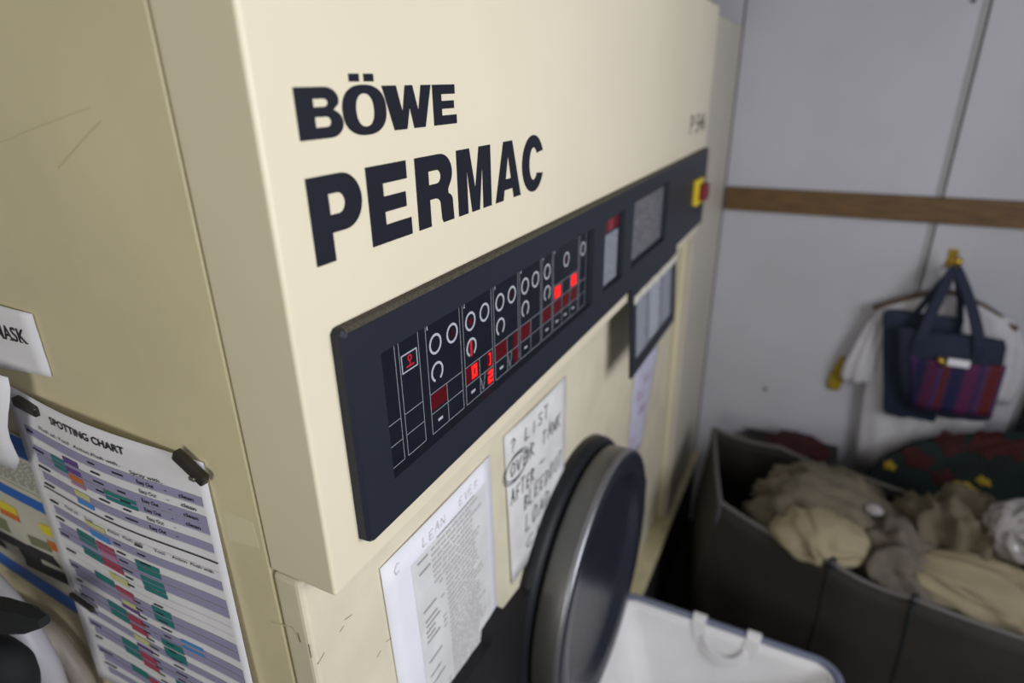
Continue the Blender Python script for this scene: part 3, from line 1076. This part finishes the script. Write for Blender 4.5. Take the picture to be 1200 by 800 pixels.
bcell('black_cells', mat('cell_black', (.03, .03, .035), .6), [((0, 624), (62, 652), (73, 667), (0, 634)), ((18, 634), (45, 646), (52, 664), (30, 655)), ((30, 653), (76, 672), (83, 686), (34, 665)),
                                                                ((0, 634), (8, 640), (12, 648), (0, 642))])

# -- MASK label
ml, s_m = paper('mask_label', [(.62, 1.700), (.3595, 1.6935), (.363, 1.6225), (.62, 1.600)], SD(0), m_paper,
                'white paper label printed MASK above the spotting chart', 'label', sag=.002, seed=6)
mb = MB()
# the word runs level with the label: letters between y = .455 and y = .385
def on_m(a, b, off):
    return s_m((.62 - a) / .26, (1.70 - .012 - b) / .084, off)


text_on(mb, 'MASK', on_m, .4435, 1.6455, -.060, .0185, .0010, .012)
for x in (.4420, .4290, .4265, .4145, .3945, .3855):
    mb.add([on_m(x + .0028, 1.6455, .0011), on_m(x - .0028, 1.6455, .0011), on_m(x - .0028, 1.6467, .0011), on_m(x + .0028, 1.6467, .0011)], [(0, 1, 2, 3)])
mb.build('printed_word', m_text, ml)


# -- magnet clips
def clip(p0, p1, w, label, th=.009, lift=.003, steel=True):
    """bar magnet from p0 to p1, (y, z) on the side"""
    a, b = Vector(p0), Vector(p1)
    d = (b - a)
    L = d.length
    d.normalize()
    n_ = Vector((-d.y, d.x))
    e = empty('bar_magnet', (-lift, (a.x + b.x) / 2, (a.y + b.y) / 2), label, 'magnet', 'black bar magnets')
    mb = MB()
    q = [a - n_ * w / 2, b - n_ * w / 2, b + n_ * w / 2, a + n_ * w / 2]
    mb.add([(-lift, p.x, p.y) for p in q] + [(-lift - th, p.x, p.y) for p in q],
           [(0, 1, 2, 3), (4, 5, 6, 7), (0, 1, 5, 4), (1, 2, 6, 5), (2, 3, 7, 6), (3, 0, 4, 7)])
    mb.build('magnet_bar', m_clip, e, bevel=.0022)
    if steel:
        c = a.lerp(b, .72) + n_ * w * .35
        MB().box(-lift - th - .0015, -lift - th + .001, c.x - .004, c.x + .004, c.y - .002, c.y + .002).build('steel_spot', m_steel, e, bevel=.0006)  # small bright steel block on the face of the bar
    return e


def sp(px, py, x=-.008):
    p = onX(px, py, x)
    return (p.y, p.z)


clip(sp(20, 468), sp(47, 482), .012, 'black bar magnet on the top left corner of the spotting chart', steel=False, lift=.005)
clip(sp(206, 530), sp(242, 564), .0125, 'black bar magnet on the top right corner of the spotting chart', lift=.004)
clip(sp(90, 691), sp(117, 710), .008, 'slim black bar magnet at the lower right corner of the blue chart', steel=False, lift=.013, th=.006)

# -- curled sheets and hoses at the left edge
nS = 14
vsS, fsS = [], []
edge_px = [(4, 444), (9, 456), (12, 470), (13, 484), (13, 498), (14, 512), (16, 526), (19, 540), (14, 552)]
for j, e_ in enumerate(edge_px):
    t = j / (len(edge_px) - 1)
    pe = onX(*e_, -.028)
    for i in range(nS + 1):
        k = i / nS
        vsS.append((-.028 - .020 * math.sin(PI * k) * (1 - .3 * t) + .014 * (1 - k) - .004 * math.sin(6 * t + 5 * k), .86 + (pe.y - .86) * k, pe.z + .02 * (1 - k) * (1 - 2 * t)))
for j in range(len(edge_px) - 1):
    for i in range(nS):
        a = j * (nS + 1) + i
        fsS.append((a, a + 1, a + nS + 2, a + nS + 1))
cs = MB().add(vsS, fsS).build('curled_sheet', m_paper, None, True)
sm = cs.modifiers.new('thickness', 'SOLIDIFY')
sm.thickness = .0006
tag(cs, 'curled white sheet hanging at the left edge beside the blue chart', 'paper')


def smooth_path(P, n=24):
    P = [Vector(p) for p in P]
    out = []
    for i in range(len(P) - 1):
        p0, p1, p2, p3 = P[max(i - 1, 0)], P[i], P[i + 1], P[min(i + 2, len(P) - 1)]
        k = max(2, n // (len(P) - 1))
        for j in range(k):
            t = j / k
            out.append(.5 * ((2 * p1) + (p2 - p0) * t + (2 * p0 - 5 * p1 + 4 * p2 - p3) * t * t + (3 * p1 - p0 - 3 * p2 + p3) * t ** 3))
    out.append(P[-1])
    return out


h1 = MB().tube(smooth_path([onX(-70, 640, -.062), onX(-12, 690, -.062), onX(30, 745, -.062), onX(58, 800, -.062), onX(66, 860, -.062), onX(60, 960, -.062)]), .019, 16) \
    .build('white_hose', m_hose, None, True)
tag(h1, 'white flexible hose bending down at the lower left edge', 'hose')
h2 = MB().tube(smooth_path([onX(-40, 690, -.025), onX(40, 728, -.022), onX(80, 770, -.022), onX(104, 820, -.022), onX(112, 900, -.022)]), .014, 16) \
    .build('beige_hose', m_hose2, None, True)
tag(h2, 'beige hose running behind the white hose at lower left', 'hose')
kc = empty('hose_clamp', onX(20, 725, -.09), 'black clamp gripping the hoses at the lower left edge', 'clamp')
a, b = onX(-60, 712, -.085), onX(52, 728, -.085)
cl = MB()
secs = []
for t, hw, tw in ((0, .021, .018), (.35, .022, .018), (.65, .021, .016), (.85, .016, .013), (1.0, .006, .006)):
    c_ = a.lerp(b, t)
    secs.append([(c_.x + dx * tw, c_.y, c_.z + dz * hw) for dx, dz in ((-.6, 1), (.6, 1), (1, .5), (1, -.5), (.6, -1), (-.6, -1), (-1, -.5), (-1, .5))])
vv = [p for q in secs for p in q]
ff = [(i * 8 + k, i * 8 + (k + 1) % 8, (i + 1) * 8 + (k + 1) % 8, (i + 1) * 8 + k) for i in range(4) for k in range(8)]
cl.add(vv, ff + [tuple(range(8)), tuple(32 + k for k in range(8))]).build('clamp_jaw', m_black, kc)
lump_c = onX(-2, 800, -.10)
MB().tube(smooth_path([onX(-40, 755, -.10), onX(2, 768, -.10), onX(22, 795, -.10), onX(18, 850, -.10)]), .022, 10).build('clamp_handle', m_black, kc, True)
MB().tube(smooth_path([onX(-60, 790, -.085), onX(-10, 800, -.085), onX(-2, 850, -.085)]), .026, 10).build('clamp_handle', m_black, kc, True)

# ================================================================== WHITE LAUNDRY CART
cart = empty('laundry_cart', (.52, -.31, 0), 'white canvas laundry cart with blue grey tubular rim below the door', 'laundry cart')
kx0, kx1, ky0, ky1, kz = .30, 1.004, -.550, .008, .574


def rrect(x0, x1, y0, y1, r, n=8):
    out = []
    for cx, cy, a in ((x1 - r, y1 - r, 0), (x0 + r, y1 - r, 90), (x0 + r, y0 + r, 180), (x1 - r, y0 + r, 270)):
        for i in range(n + 1):
            t = math.radians(a + 90 * i / n)
            out.append((cx + r * math.cos(t), cy + r * math.sin(t)))
    return out


rim = rrect(kx0, kx1, ky0, ky1, .055)
rp = [(x, y, kz) for x, y in rim]
MB().tube(rp + [rp[0], rp[1]], .0115, 12, caps=False).build('rim_tube', m_tube, cart, True)
for x, y, yb in ((kx0 + .015, ky0 + .015, ky0 + .04), (kx1 - .015, ky0 + .015, ky0 + .04), (kx0 + .015, ky1 - .015, -.085), (kx1 - .015, ky1 - .015, -.085)):
    MB().tube([(x, y, kz - .004), (x, yb, .07)], .009, 10).build('leg', m_tube, cart, True)
    MB().tube([(x, yb - .012, .03), (x, yb + .012, .03)], .03, 16).build('caster', m_rubber, cart, True)
    MB().tube([(x, yb, .055), (x, yb, .075)], .012, 10).build('caster_stem', m_nail, cart)
lo_ = rrect(kx0 + .012, kx1 - .012, ky0 + .012, ky1 - .012, .05)
bt_ = rrect(kx0 + .05, kx1 - .05, ky0 + .06, ky1 - .13, .05)
vs, fs = [], []
n = len(lo_)
rows = 12
for j in range(rows + 1):
    t = j / rows
    for i, ((a, b), (c, d)) in enumerate(zip(lo_, bt_)):
        w = .006 * noise.noise(Vector((a * 9, b * 9, t * 3))) * min(1, 3 * t)
        vs.append((a + (c - a) * t + w, b + (d - b) * t + w, kz + .004 - (kz - .16) * t))
for j in range(rows):
    for i in range(n):
        fs.append((j * n + i, j * n + (i + 1) % n, (j + 1) * n + (i + 1) % n, (j + 1) * n + i))
fs.append(tuple(rows * n + i for i in range(n)))
cv = MB().add(vs, fs).build('canvas_bag', m_canvas, cart, True)
sm = cv.modifiers.new('thickness', 'SOLIDIFY')
sm.thickness = .003
# webbing loop hanging inside the far rim
xk = kx1
y1, y2 = -.216, -.352
for yy in (y1, y2):
    wrap = [(xk + .016 * math.cos(t) + 0, yy, kz + .016 * math.sin(t)) for t in [PI * (-.35 + 1.35 * i / 8) for i in range(9)]]
    wrap += [(xk - .020, yy + (.012 if yy == y2 else -.012), kz - .05)]
    MB().strap(wrap, (0, 1, 0), .034, .004).build('handle_strap', m_web, cart)
loop = smooth_path([(xk - .020, y1 - .006, kz - .035), (xk - .028, y1 - .030, kz - .066), (xk - .032, (y1 + y2) / 2, kz - .082), (xk - .028, y2 + .030, kz - .070), (xk - .020, y2 + .006, kz - .035)], 20)
MB().strap(loop, (0, 0, 1), .032, .004).build('handle_loop', m_web, cart)

# ================================================================== DARK LAUNDRY SORTER
so = empty('laundry_sorter', (1.47, -.6, 0), 'dark brown canvas laundry sorter with stitched front panels near the wall', 'laundry sorter')
SZ = .70
fr_ = [Vector((1.362, -.195)), Vector((1.222, -.505)), Vector((1.172, -.690)), Vector((1.150, -1.12))]
bk_ = [Vector((1.80, -.100)), Vector((1.765, -.330)), Vector((1.690, -.580)), Vector((1.590, -1.12))]


def ring_pts(c0, c1, c2, c3, k=10):
    out = []
    for p, q in ((c0, c1), (c1, c2), (c2, c3), (c3, c0)):
        for i in range(k):
            out.append(p.lerp(q, i / k))
    return out


def outline(k=10):
    """rim of the sorter: along the front, right end, back and left end"""
    out = []
    for pl in (fr_, [fr_[3], bk_[3]], bk_[::-1], [bk_[0], fr_[0]]):
        for p, q in zip(pl[:-1], pl[1:]):
            for i in range(k):
                out.append((p.lerp(q, i / k), i / k))
    return out


top = outline()
n = len(top)
cen = sum((p for p, _ in top), Vector((0, 0))) / n


def sorter_pt(p, ph, t):
    w = .012 * noise.noise(Vector((p.x * 6, p.y * 6, t * 4))) * min(1, 2.5 * t)
    q = cen + (p - cen) * (1 + .15 * min(t, .6))
    pin = .010 * math.sin(PI * ph) * math.sin(PI * min(1, t * 1.4 + .05))        # canvas bellies out between the seams
    d = (q - cen).normalized() * pin
    return Vector((q.x + w + d.x, q.y + w * .5 + d.y, SZ - .012 * math.sin(PI * ph) * (1 - t) - (SZ - .06) * t))


rows = 14
vs = [sorter_pt(p, ph, j / rows) for j in range(rows + 1) for p, ph in top]
fs = [(j * n + i, j * n + (i + 1) % n, (j + 1) * n + (i + 1) % n, (j + 1) * n + i) for j in range(rows) for i in range(n)]
fs.append(tuple(rows * n + i for i in range(n)))
bagm = MB().add(vs, fs).build('canvas_basin', m_sorter, so, True)
md = bagm.modifiers.new('thickness', 'SOLIDIFY')
md.thickness = .004
md.offset = 1
tp = [sorter_pt(p, ph, 0) + Vector((0, 0, .003)) for p, ph in top]
MB().tube(tp + [tp[0], tp[1]], .007, 8, caps=False).build('rim_piping', m_piping, so, True)
for k in (1, 2):
    p = fr_[k]
    MB().tube([sorter_pt(p, 0, j / 12) + Vector((-.003, 0, 0)) for j in range(13)], .005, 8).build('front_seam', m_black, so, True)
for p in (fr_[0], fr_[3], bk_[0], bk_[3]):
    MB().tube([(p.x, p.y, .0), (p.x, p.y, SZ)], .009, 10).build('leg', m_nail, so, True)
for p, q in ((fr_[0], bk_[0]), (fr_[3], bk_[3])):
    MB().tube([(p.x, p.y, .05), (q.x, q.y, .05)], .008, 8).build('cross_bar', m_nail, so, True)
MB().tube([(fr_[1].x - .012, fr_[1].y, SZ + .004), (fr_[1].x + .012, fr_[1].y - .004, SZ + .008)], .010, 10).build('rim_clip', m_nail, so, True)
MB().tube([(fr_[2].x - .012, fr_[2].y, SZ + .004), (fr_[2].x + .012, fr_[2].y - .004, SZ + .006)], .009, 10).build('rim_clip', m_nail, so, True)
# loose folded cloth flap hanging over the far left corner of the sorter
def lump(name, c, r, m, label, cat='laundry', group=None, seed=0, fold=.25, freq=2.2, n=36, rot=0.0, flat=0.0):
    """crumpled heap of cloth"""
    bm = bmesh.new()
    bmesh.ops.create_icosphere(bm, subdivisions=5, radius=1)
    cr, sr = math.cos(rot), math.sin(rot)
    for v in bm.verts:
        p = v.co.copy()
        th = seed * 1.3
        al, ac = p.x * math.cos(th) + p.y * math.sin(th), -p.x * math.sin(th) + p.y * math.cos(th)
        q = Vector((al * .55, ac * 1.5, p.z * .8)) * freq + Vector((seed * 3.1, seed * 1.7, seed))
        wv = Vector((noise.noise(q * .7), noise.noise(q * .7 + Vector((9, 0, 0))), 0)) * .9
        ridge = 1 - abs(noise.noise((q + wv) * .8)) * 2.0
        fine = 1 - abs(noise.noise((q + wv) * 1.9)) * 2
        d = 1 + fold * (ridge - .4) + fold * .45 * (fine - .4)
        p = p * d
        if p.z < -.6:
            p.z = -.6
        x, y, z = p.x * r[0], p.y * r[1], p.z * r[2]
        v.co = (c[0] + x * cr - y * sr, c[1] + x * sr + y * cr, c[2] + z)
    me = bpy.data.meshes.new(name)
    bm.to_mesh(me)
    bm.free()
    o = link(name, me, m, None, True)
    tag(o, label, cat, group)
    return o


LG = 'laundry heaped in the sorter'
def heap(px, py, z, dz, *a, **k):
    c_ = onZ(px, py, z)
    return lump(a[0], (c_.x, c_.y, z - dz), *a[1:], **k)


heap(968, 590, .70, .07, 'khaki_garment', (.19, .195, .14), m_khaki, 'crumpled khaki garment heaped at the left of the sorter', group=LG, seed=1, fold=.28, rot=-.2)
heap(962, 618, .73, .03, 'cream_towel', (.095, .115, .060), m_creamcl, 'folded cream towel on top of the khaki heap', 'towel', LG, seed=5, fold=.20, freq=1.4)
heap(1048, 648, .69, .08, 'taupe_garment', (.155, .115, .14), m_taupe, 'grey brown garment bunched between the two cream cloths', group=LG, seed=8, fold=.30, rot=.3)
heap(1122, 618, .73, .12, 'khaki_trousers', (.16, .155, .19), mat('cloth_khaki_dark', (.135, .112, .072), .9, var=.25, vscale=9, bump=.3, bscale=22),
     'olive khaki cloth standing up right of the grey brown garment', group=LG, seed=12, fold=.34, rot=.2)
heap(1165, 680, .71, .04, 'cream_sheet', (.10, .18, .070), m_creamcl, 'cream sheet lying along the front edge of the sorter', 'sheet', LG, seed=15, fold=.22, freq=1.5)
heap(1215, 630, .80, .0, 'plastic_bag', (.09, .105, .085), m_poly, 'pale knotted plastic bag on the laundry at the right edge', 'plastic bag', seed=21, fold=.22, freq=1.6)
heap(1024, 597, .765, .0, 'white_rag', (.018, .022, .013), m_poly, 'small white rag beside the cream towel', 'rag', LG, seed=23, fold=.2, freq=2)
# rest of the load under the heap
fill = lump('laundry_load', (1.46, -.64, .28), (.18, .38, .20), m_taupe, 'dark bundle of laundry filling the bottom of the sorter', 'laundry', LG, 40, .12, 2)

# ================================================================== THINGS HUNG ON THE WALL
# brass hook
HY, HZ = -.742, 1.325
hk = empty('coat_hook', (XW, HY, HZ), 'brass coat hook holding the striped bag', 'hook')
MB().box(XW - .004, XW, HY - .014, HY + .014, HZ - .020, HZ + .045).build('back_plate', m_brass, hk, bevel=.002)
MB().tube(smooth_path([(XW - .003, HY, HZ), (XW - .05, HY, HZ - .012), (XW - .095, HY, HZ - .006), (XW - .110, HY, HZ + .022)], 18), .008, 10).build('hook_arm', m_brass, hk, True)
MB().add(*(lambda bmv: bmv)(([(XW - .110 + .014 * math.cos(a) * math.cos(b), HY + .014 * math.sin(a) * math.cos(b), HZ + .030 + .014 * math.sin(b)) for b in [-PI / 2 + PI * j / 8 for j in range(9)] for a in [2 * PI * i / 12 for i in range(12)]],
                            [(j * 12 + i, j * 12 + (i + 1) % 12, (j + 1) * 12 + (i + 1) % 12, (j + 1) * 12 + i) for j in range(8) for i in range(12)]))).build('knob', m_brass, hk, True)


def drape(name, rows, xc, m, parent=None, n=48, folds=5, amp=.012, seed=0, label=None, cat=None):
    """closed cloth body: rows of (z, y_right, y_left, half depth, x offset)"""
    vs, fs = [], []
    for j, (z, ya, yb, dp, dx) in enumerate(rows):
        c, h = (ya + yb) / 2, (yb - ya) / 2
        for i in range(n):
            a = 2 * PI * i / n
            ca, sa = math.cos(a), math.sin(a)
            f = amp * math.sin(folds * a * 2 + seed + z * 6) * abs(sa) + amp * .8 * noise.noise(Vector((ca * 2.5, z * 7, seed)))
            vs.append((xc + dx - (dp + f) * sa, c + h * ca, z + .01 * noise.noise(Vector((ca * 2, j * .3, seed + 5)))))
    for j in range(len(rows) - 1):
        for i in range(n):
            fs.append((j * n + i, j * n + (i + 1) % n, (j + 1) * n + (i + 1) % n, (j + 1) * n + i))
    fs.append(tuple(range(n)))
    fs.append(tuple((len(rows) - 1) * n + i for i in range(n)))
    o = MB().add(vs, fs).build(name, m, parent, True)
    if label:
        tag(o, label, cat)
    return o


# wooden hanger under the shirt
hg = empty('coat_hanger', (2.085, -.745, 1.20), 'dark wooden coat hanger carrying the white shirt', 'hanger')
MB().tube(smooth_path([(2.085, -.545, 1.150), (2.085, -.64, 1.200), (2.085, -.725, 1.232), (2.085, -.775, 1.232), (2.085, -.87, 1.192), (2.085, -.955, 1.135)], 30), .009, 10).build('hanger_bar', m_hanger, hg, True)
MB().tube(smooth_path([(2.085, -.75, 1.23), (2.085, -.75, 1.28), (2.085, -.738, 1.302), (2.085, -.728, 1.31)], 12), .003, 8).build('hanger_hook', m_steel, hg, True)
shirt = drape('white_shirt', [(1.222, -.79, -.705, .012, 0), (1.200, -.86, -.650, .020, 0), (1.160, -.945, -.575, .026, 0), (1.10, -.965, -.560, .030, 0), (1.0, -.960, -.566, .034, 0),
                              (.90, -.955, -.570, .036, 0), (.80, -.955, -.575, .038, 0), (.70, -.95, -.582, .040, 0), (.60, -.95, -.590, .042, 0), (.505, -.95, -.598, .040, 0)],
              2.086, m_shirt, label='white shirt hanging on the wall behind the striped bag', cat='shirt', seed=2, amp=.010)
drape('sleeve', [(1.155, -.600, -.565, .012, 0), (1.10, -.605, -.535, .020, -.004), (1.02, -.600, -.512, .024, -.008), (.94, -.595, -.492, .026, -.010), (.885, -.590, -.486, .024, -.010), (.865, -.585, -.496, .018, -.010)],
      2.086, m_shirt, shirt, n=32, folds=3, amp=.007, seed=12)
drape('sleeve', [(1.135, -.965, -.930, .012, 0), (1.07, -1.000, -.930, .018, 0), (.98, -1.015, -.935, .018, 0), (.90, -1.010, -.935, .018, 0), (.87, -1.0, -.94, .014, 0)],
      2.090, m_shirt, shirt, n=32, folds=3, amp=.004, seed=14)
yc = drape('yellow_cloth', [(.935, -.495, -.480, .004, 0), (.90, -.508, -.468, .007, 0), (.86, -.505, -.455, .008, 0), (.82, -.500, -.450, .007, 0), (.795, -.495, -.462, .006, 0)],
           2.122, m_yelcl, label='yellow cloth hanging beside the left sleeve of the shirt', cat='cloth', n=20, amp=.002)
MB().tube([(2.132, -.487, .935), (2.104, -.487, .935)], .003, 8).build('hanging_pin', m_steel, yc)

# striped shoulder bag, with a larger dark blue bag behind it
bb = empty('blue_tote_bag', (2.03, -.66, .785), 'large dark blue tote bag hanging behind the striped bag', 'bag')
drape('tote_body', [(1.168, -.80, -.575, .006, 0), (1.15, -.80, -.572, .009, 0), (1.0, -.80, -.600, .012, 0), (.88, -.80, -.625, .014, 0), (.795, -.80, -.640, .012, 0), (.785, -.795, -.650, .006, 0)],
      2.020, m_navy2, bb, n=32, amp=.003, seed=4)
MB().strap(smooth_path([(2.020, -.66, 1.155), (2.020, -.69, 1.23), (2.032, -.725, 1.305), (2.034, -.738, 1.323), (2.032, -.75, 1.305), (2.020, -.775, 1.23), (2.020, -.79, 1.155)], 24), (0, 1, 0), .020, .003).build('tote_strap', m_navy2, bb)
sb = empty('striped_bag', (1.966, -.79, .85), 'navy bag with purple and red woven stripes hanging from the brass hook', 'bag')
drape('bag_body', [(1.135, -.905, -.622, .010, 0), (1.115, -.915, -.620, .018, 0), (1.0, -.925, -.640, .028, 0), (.92, -.930, -.668, .032, 0), (.860, -.935, -.700, .026, 0), (.845, -.925, -.715, .012, 0)],
      1.966, m_navy, sb, n=40, amp=.003, seed=6)
scol = [(0.0, (.010, .012, .09)), (.13, (.13, .012, .10)), (.27, (.05, .02, .11)), (.33, (.11, .03, .15)), (.37, (.16, .01, .015)), (.50, (.10, .04, .16)), (.58, (.06, .02, .12)), (.64, (.008, .012, .08)),
        (.74, (.11, .010, .07)), (.86, (.07, .03, .16)), (.91, (.15, .012, .02)), (.97, (.08, .02, .09))]
scol = [(p, tuple(c * .6 for c in q)) for p, q in scol]
m_str = stripe_mat('woven_stripes', [(p, c) for p, c in scol], -1 / .262)
mb = MB()
NU, NV = 24, 8
vs = []
for j in range(NV + 1):
    t = j / NV
    z = 1.045 + .018 * 0 - .178 * t
    ya, yb = -.668 - .036 * t, -.925 - .003 * t
    for i in range(NU + 1):
        u = i / NU
        vs.append((1.966 - .006 - .034 * math.sin(PI * (.12 + .76 * u)) * (.9 + .12 * math.sin(PI * t)), ya + (yb - ya) * u, z + .012 * u))
mb.add(vs, [(j * (NU + 1) + i, j * (NU + 1) + i + 1, (j + 1) * (NU + 1) + i + 1, (j + 1) * (NU + 1) + i) for j in range(NV) for i in range(NU)])
pk = mb.build('striped_pocket', m_str, sb, True)
sm = pk.modifiers.new('thickness', 'SOLIDIFY')
sm.thickness = .003
for x_ in (1.943, 1.989):
    MB().strap(smooth_path([(x_, -.680, 1.06), (x_, -.688, 1.14), (2.0 + (x_ - 1.966) * .3, -.715, 1.25), (2.022, -.732, 1.318), (2.024, -.742, 1.330), (2.022, -.752, 1.318), (2.0 + (x_ - 1.966) * .3, -.790, 1.25), (x_, -.835, 1.14), (x_, -.845, 1.06)], 30),
               (0, 1, .25), .030, .004).build('shoulder_strap', m_navy, sb)
MB().box(1.921, 1.930, -.828, -.768, 1.040, 1.064).build('white_tag', m_paper, sb, bevel=.002)
MB().tube([(1.925, -.762, 1.035), (1.925, -.745, 1.062)], .009, 10).build('brass_clasp', m_brass, sb, True)

# floral garment and dark cloth low on the right, red cloth on the floor side
fg = drape('floral_garment', [(.845, -1.20, -1.04, .010, 0), (.815, -1.23, -.93, .024, 0), (.775, -1.24, -.82, .036, 0), (.725, -1.245, -.735, .046, 0), (.66, -1.25, -.675, .054, 0), (.58, -1.25, -.630, .060, 0), (.48, -1.25, -.61, .065, 0), (.36, -1.25, -.60, .07, 0), (.22, -1.25, -.60, .07, 0), (.02, -1.24, -.62, .07, 0)],
           1.955, m_green, label='dark green garment with red and yellow flowers below the striped bag', cat='garment', seed=9, folds=4, amp=.016)


from mathutils.bvhtree import BVHTree
fg_tree = BVHTree.FromPolygons([v.co for v in fg.data.vertices], [tuple(p.vertices) for p in fg.data.polygons])


def petal(px, py, rx, rz, m, name, off=.003):
    """appliqué flower lying on the front of the garment and following its folds"""
    p = onX(px, py, 1.90)
    rings, k = 5, 28
    vs = []
    for j in range(rings + 1):
        t = j / rings
        for i in range(k):
            a = 2 * PI * i / k
            w = 1 + .18 * math.sin(5 * a + px) + .08 * math.sin(3 * a + py)
            y, z = p.y + math.cos(a) * rx * w * t, p.z + math.sin(a) * rz * w * t
            hit = fg_tree.ray_cast(Vector((1.5, y, z)), Vector((1, 0, 0)))[0]
            vs.append(((hit.x if hit else 1.93) - off - .004 * (1 - t * t), y, z))
    fs = [(j * k + i, j * k + (i + 1) % k, (j + 1) * k + (i + 1) % k, (j + 1) * k + i) for j in range(rings) for i in range(k)]
    return MB().add(vs, fs).build(name, m, fg, True)


for px_, py_, rx_, rz_ in ((1075, 540, .046, .032), (1115, 522, .042, .040), (1160, 525, .052, .050), (1105, 560, .034, .036), (1192, 530, .045, .030)):
    petal(px_, py_, rx_, rz_, m_redcl, 'red_flower')
for px_, py_, rx_, rz_ in ((1043, 550, .018, .016), (1130, 571, .032, .020), (1152, 563, .020, .014)):
    petal(px_, py_, rx_, rz_, m_yelcl, 'yellow_flower', .006)
dc = drape('black_coat', [(1.17, -1.14, -1.09, .008, 0), (1.12, -1.20, -1.065, .012, 0), (1.0, -1.24, -1.055, .016, 0), (.85, -1.26, -1.045, .018, 0), (.70, -1.27, -1.035, .018, 0), (.50, -1.28, -1.03, .018, 0), (.34, -1.28, -1.03, .018, 0)],
           2.105, m_black, label='black coat hanging on the wall right of the white shirt', cat='coat', seed=3, amp=.006)
MB().tube([(XW, -1.115, 1.18), (XW - .03, -1.115, 1.165)], .005, 8).build('coat_loop', m_black, dc)
rc = lump('red_cloth', (2.0, -.385, .585), (.075, .105, .045), m_redcl, 'dark red cloth lying behind the sorter against the wall', 'cloth', None, 31, .2, 1.8)
# box that the cloth lies on, hidden low behind the sorter
bx = empty('storage_box', (1.99, -.37, 0), 'dark box behind the sorter under the red cloth', 'box')
MB().box(1.90, 2.12, -.53, -.20, 0, .52).build('box_body', m_sorter, bx, bevel=.006)
MB().box(1.895, 2.125, -.535, -.195, .52, .558).build('box_lid', m_sorter, bx, bevel=.006)

# nails in the wall
for (px_, py_), lb in (((1141, 1), 'dark nail in the wall near the top edge by the board joint'), ((897, 455), 'dark nail head low on the white wall near the machine')):
    p = onX(px_, py_, XW)
    o = MB().tube([(XW + .002, p.y, p.z), (XW - .008, p.y, p.z)], .006, 10).build('nail', m_nail, None)
    tag(o, lb, 'nail')
